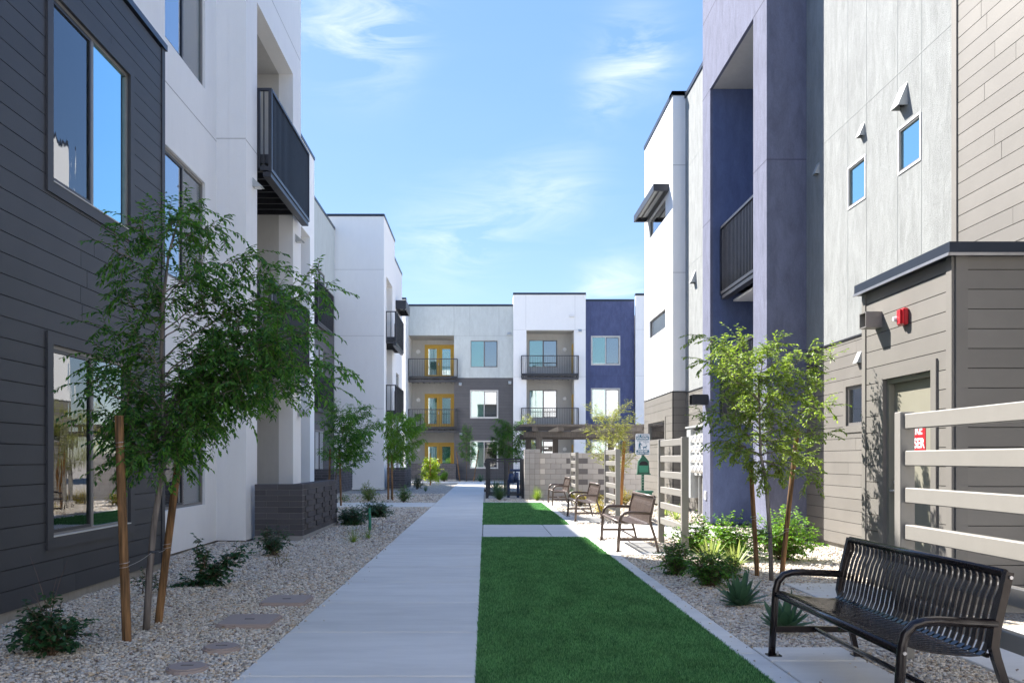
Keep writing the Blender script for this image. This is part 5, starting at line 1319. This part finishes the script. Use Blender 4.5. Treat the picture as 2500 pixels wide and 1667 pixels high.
def blades(label, base, n, length, width, mat, seed, spread=.9, name='agave_plant', cat='agave', thick=True, tipup=.3, group=None, part='blade'):
    t = thing(name, label, cat, base, group); base = Vector(base); r = random.Random(seed); one = MB()
    for k in range(n):
        a = k*2.399+r.uniform(-.2, .2); q = (k+.5)/n; el = R(80-62*q*spread); L = length*r.uniform(.75, 1.08)*(1-.15*q)
        d = Vector((math.cos(a)*math.cos(el), math.sin(a)*math.cos(el), math.sin(el))); side = Vector((-math.sin(a), math.cos(a), 0)); nrm = side.cross(d)
        pts = []; w = width*r.uniform(.85, 1.1)
        m = MB() if thick else one
        b = len(m.v); N = 6
        for i in range(N+1):
            tt = i/N; c = base+Vector((0, 0, .01))+d*L*tt+Vector((0, 0, -1))*L*.28*tt*tt*q*(1 if thick else 1.8)+Vector((math.cos(a), math.sin(a), 0))*.01
            ww = w*.5*(.62+1.1*tt-.1*tt*tt)*(1-tt**3.2) if thick else w*.5*(1-tt)**.6
            ww = max(ww, .0008)
            m.v += [tuple(c-side*ww+nrm*ww*.35), tuple(c-nrm*ww*.12), tuple(c+side*ww+nrm*ww*.35)]
        for i in range(N):
            for j in (0, 1): m.f.append((b+3*i+j, b+3*i+j+1, b+3*i+j+4, b+3*i+j+3))
        if thick: m.build(part, mat, t, smooth=True, recalc=False)
    if not thick: one.build('blades', mat, t, kind='stuff', recalc=False)
    return t
blades('spiky blue-green agave beside the lawn edge in front of the dark mound', (2.42, 8.48, 0), 34, .36, .060, AGAVE, 1)
blades('blue-green agave seen under the seat of the large bench', (2.40, 7.2, 0), 30, .33, .065, AGAVE, 2, .8)
blades('striped yucca behind the dark mound', (3.0, 11.9, 0), 30, .42, .028, LEAF_VAR, 3, .75, 'yucca_plant', 'yucca')
blades('striped yucca just left of the stakes', (3.22, 11.5, 0), 30, .40, .028, LEAF_VAR, 4, .8, 'yucca_plant', 'yucca')
blades('small yucca seen through the tall screen, left one', (4.45, 22.0, 0), 20, .4, .035, LEAF_VAR, 5, .8, 'yucca_plant', 'yucca')
blades('small yucca seen through the tall screen, right one', (4.4, 20.6, 0), 20, .4, .035, LEAF_VAR, 6, .8, 'yucca_plant', 'yucca')
blades('dark spiky plant against the end building right of the narrow tree', (-.3, 56.5, 0), 26, .6, .06, AGAVE, 7, .9)
blades('dark spiky plant behind the black gate', (.45, 38.5, 0), 26, .6, .06, AGAVE, 8, .9)
def grass(label, base, n, L, seed, mat=GRASSM, w=.007, spread=.6): return blades(label, base, n, L, w, mat, seed, spread, 'ornamental_grass', 'grass clump', False)
grass('grey-green grass clump in front of the black gate', (.47, 30.3, 0), 520, .78, 11)
grass('grass clump at the foot of the block pillar', (1.75, 30.2, 0), 360, .52, 12, LEAF_ELM2)
grass('grass clump behind the farthest bench', (2.9, 29.9, 0), 260, .5, 13)
grass('thin grassy plant beside the walk near the brick wall', (-2.2, 14.9, 0), 60, .40, 14, LEAF_ELM2, .008, .8)
grass('second thin grassy plant beside the walk, a little farther', (-2.05, 15.6, 0), 36, .32, 15, LEAF_ELM2, .008, .8)
grass('grassy tuft beyond the cross path on the left', (-2.6, 38.8, 0), 80, .5, 16)
PT = thing('plant_tube', 'green plant sleeve with a bent dry stem beside the walk', 'plant', (-2.25, 17.4, 0))
m = MB(); m.tube([(-2.25, 17.4, 0), (-2.25, 17.4, .22), (-2.26, 17.4, .45)], [.03, .028, .022], 8); m.build('sleeve', GREENL, PT)
m = MB(); m.tube(bez(Vector((-2.22, 17.4, 0)), Vector((-1.98, 17.4, .5)), Vector((-2.0, 17.4, .02)), 8), .004, 5); m.build('stem', TWIG, PT)
# plastic chair on the middle yellow-door balcony
BC = thing('balcony_chair', 'small dark chair on the balcony of the middle yellow door', 'chair', (-4.6, 61.2, 3.6))
zf = 3.605
m = MB(); m.box(-4.85, -4.4, 60.95, 61.4, zf+.42, zf+.46); m.build('seat', DKMETAL, BC)
m = MB(); m.box(-4.85, -4.4, 61.38, 61.42, zf+.46, zf+.92); m.build('backrest', DKMETAL, BC)
for (a_, b_) in ((-4.84, 60.96), (-4.44, 60.96), (-4.84, 61.36), (-4.44, 61.36)):
    m = MB(); m.box(a_, a_+.035, b_, b_+.035, zf, zf+.42); m.build('leg', DKMETAL, BC)
# fallen leaves under the trees
def litter(name, spots, label):
    r = random.Random(99); v = []; f = []
    for (cx_, cy_, rad, n_, z_) in spots:
        for _ in range(n_):
            x = cx_+r.gauss(0, rad); y = cy_+r.gauss(0, rad*1.3); a = r.uniform(0, 6.28); L = r.uniform(.012, .028); b = len(v); z = z_+r.uniform(0, .012)
            if -1.57 < x < 1.8: continue
            c, s_2 = math.cos(a), math.sin(a)
            v += [(x-c*L, y-s_2*L, z), (x-s_2*L*.4, y+c*L*.4, z+.004), (x+c*L, y+s_2*L, z+.003), (x+s_2*L*.4, y-c*L*.4, z)]; f += [(b, b+1, b+2, b+3)]
    ob = bpy.data.objects.new(name, fast_mesh(name, np.array(v), np.array(f), 4, LITTER)); COL.objects.link(ob); ob['kind'] = 'stuff'; ob['label'] = label
LITTER = leafmat('dry_fallen_leaves', (.16, .10, .04), (.40, .30, .14), .1, .8)
litter('leaf_litter', [(-2.7, 7.4, .6, 160, .022), (3.3, 10.3, .7, 150, .022), (2.9, 12.6, .7, 120, .022), (-3.2, 12, .8, 80, .022), (2.6, 9.2, .4, 50, .022)], 'small dry leaves fallen on the gravel')
print('objects', len(bpy.data.objects), 'tris', sum(len(o.data.polygons) for o in bpy.data.objects if o.type == 'MESH'))
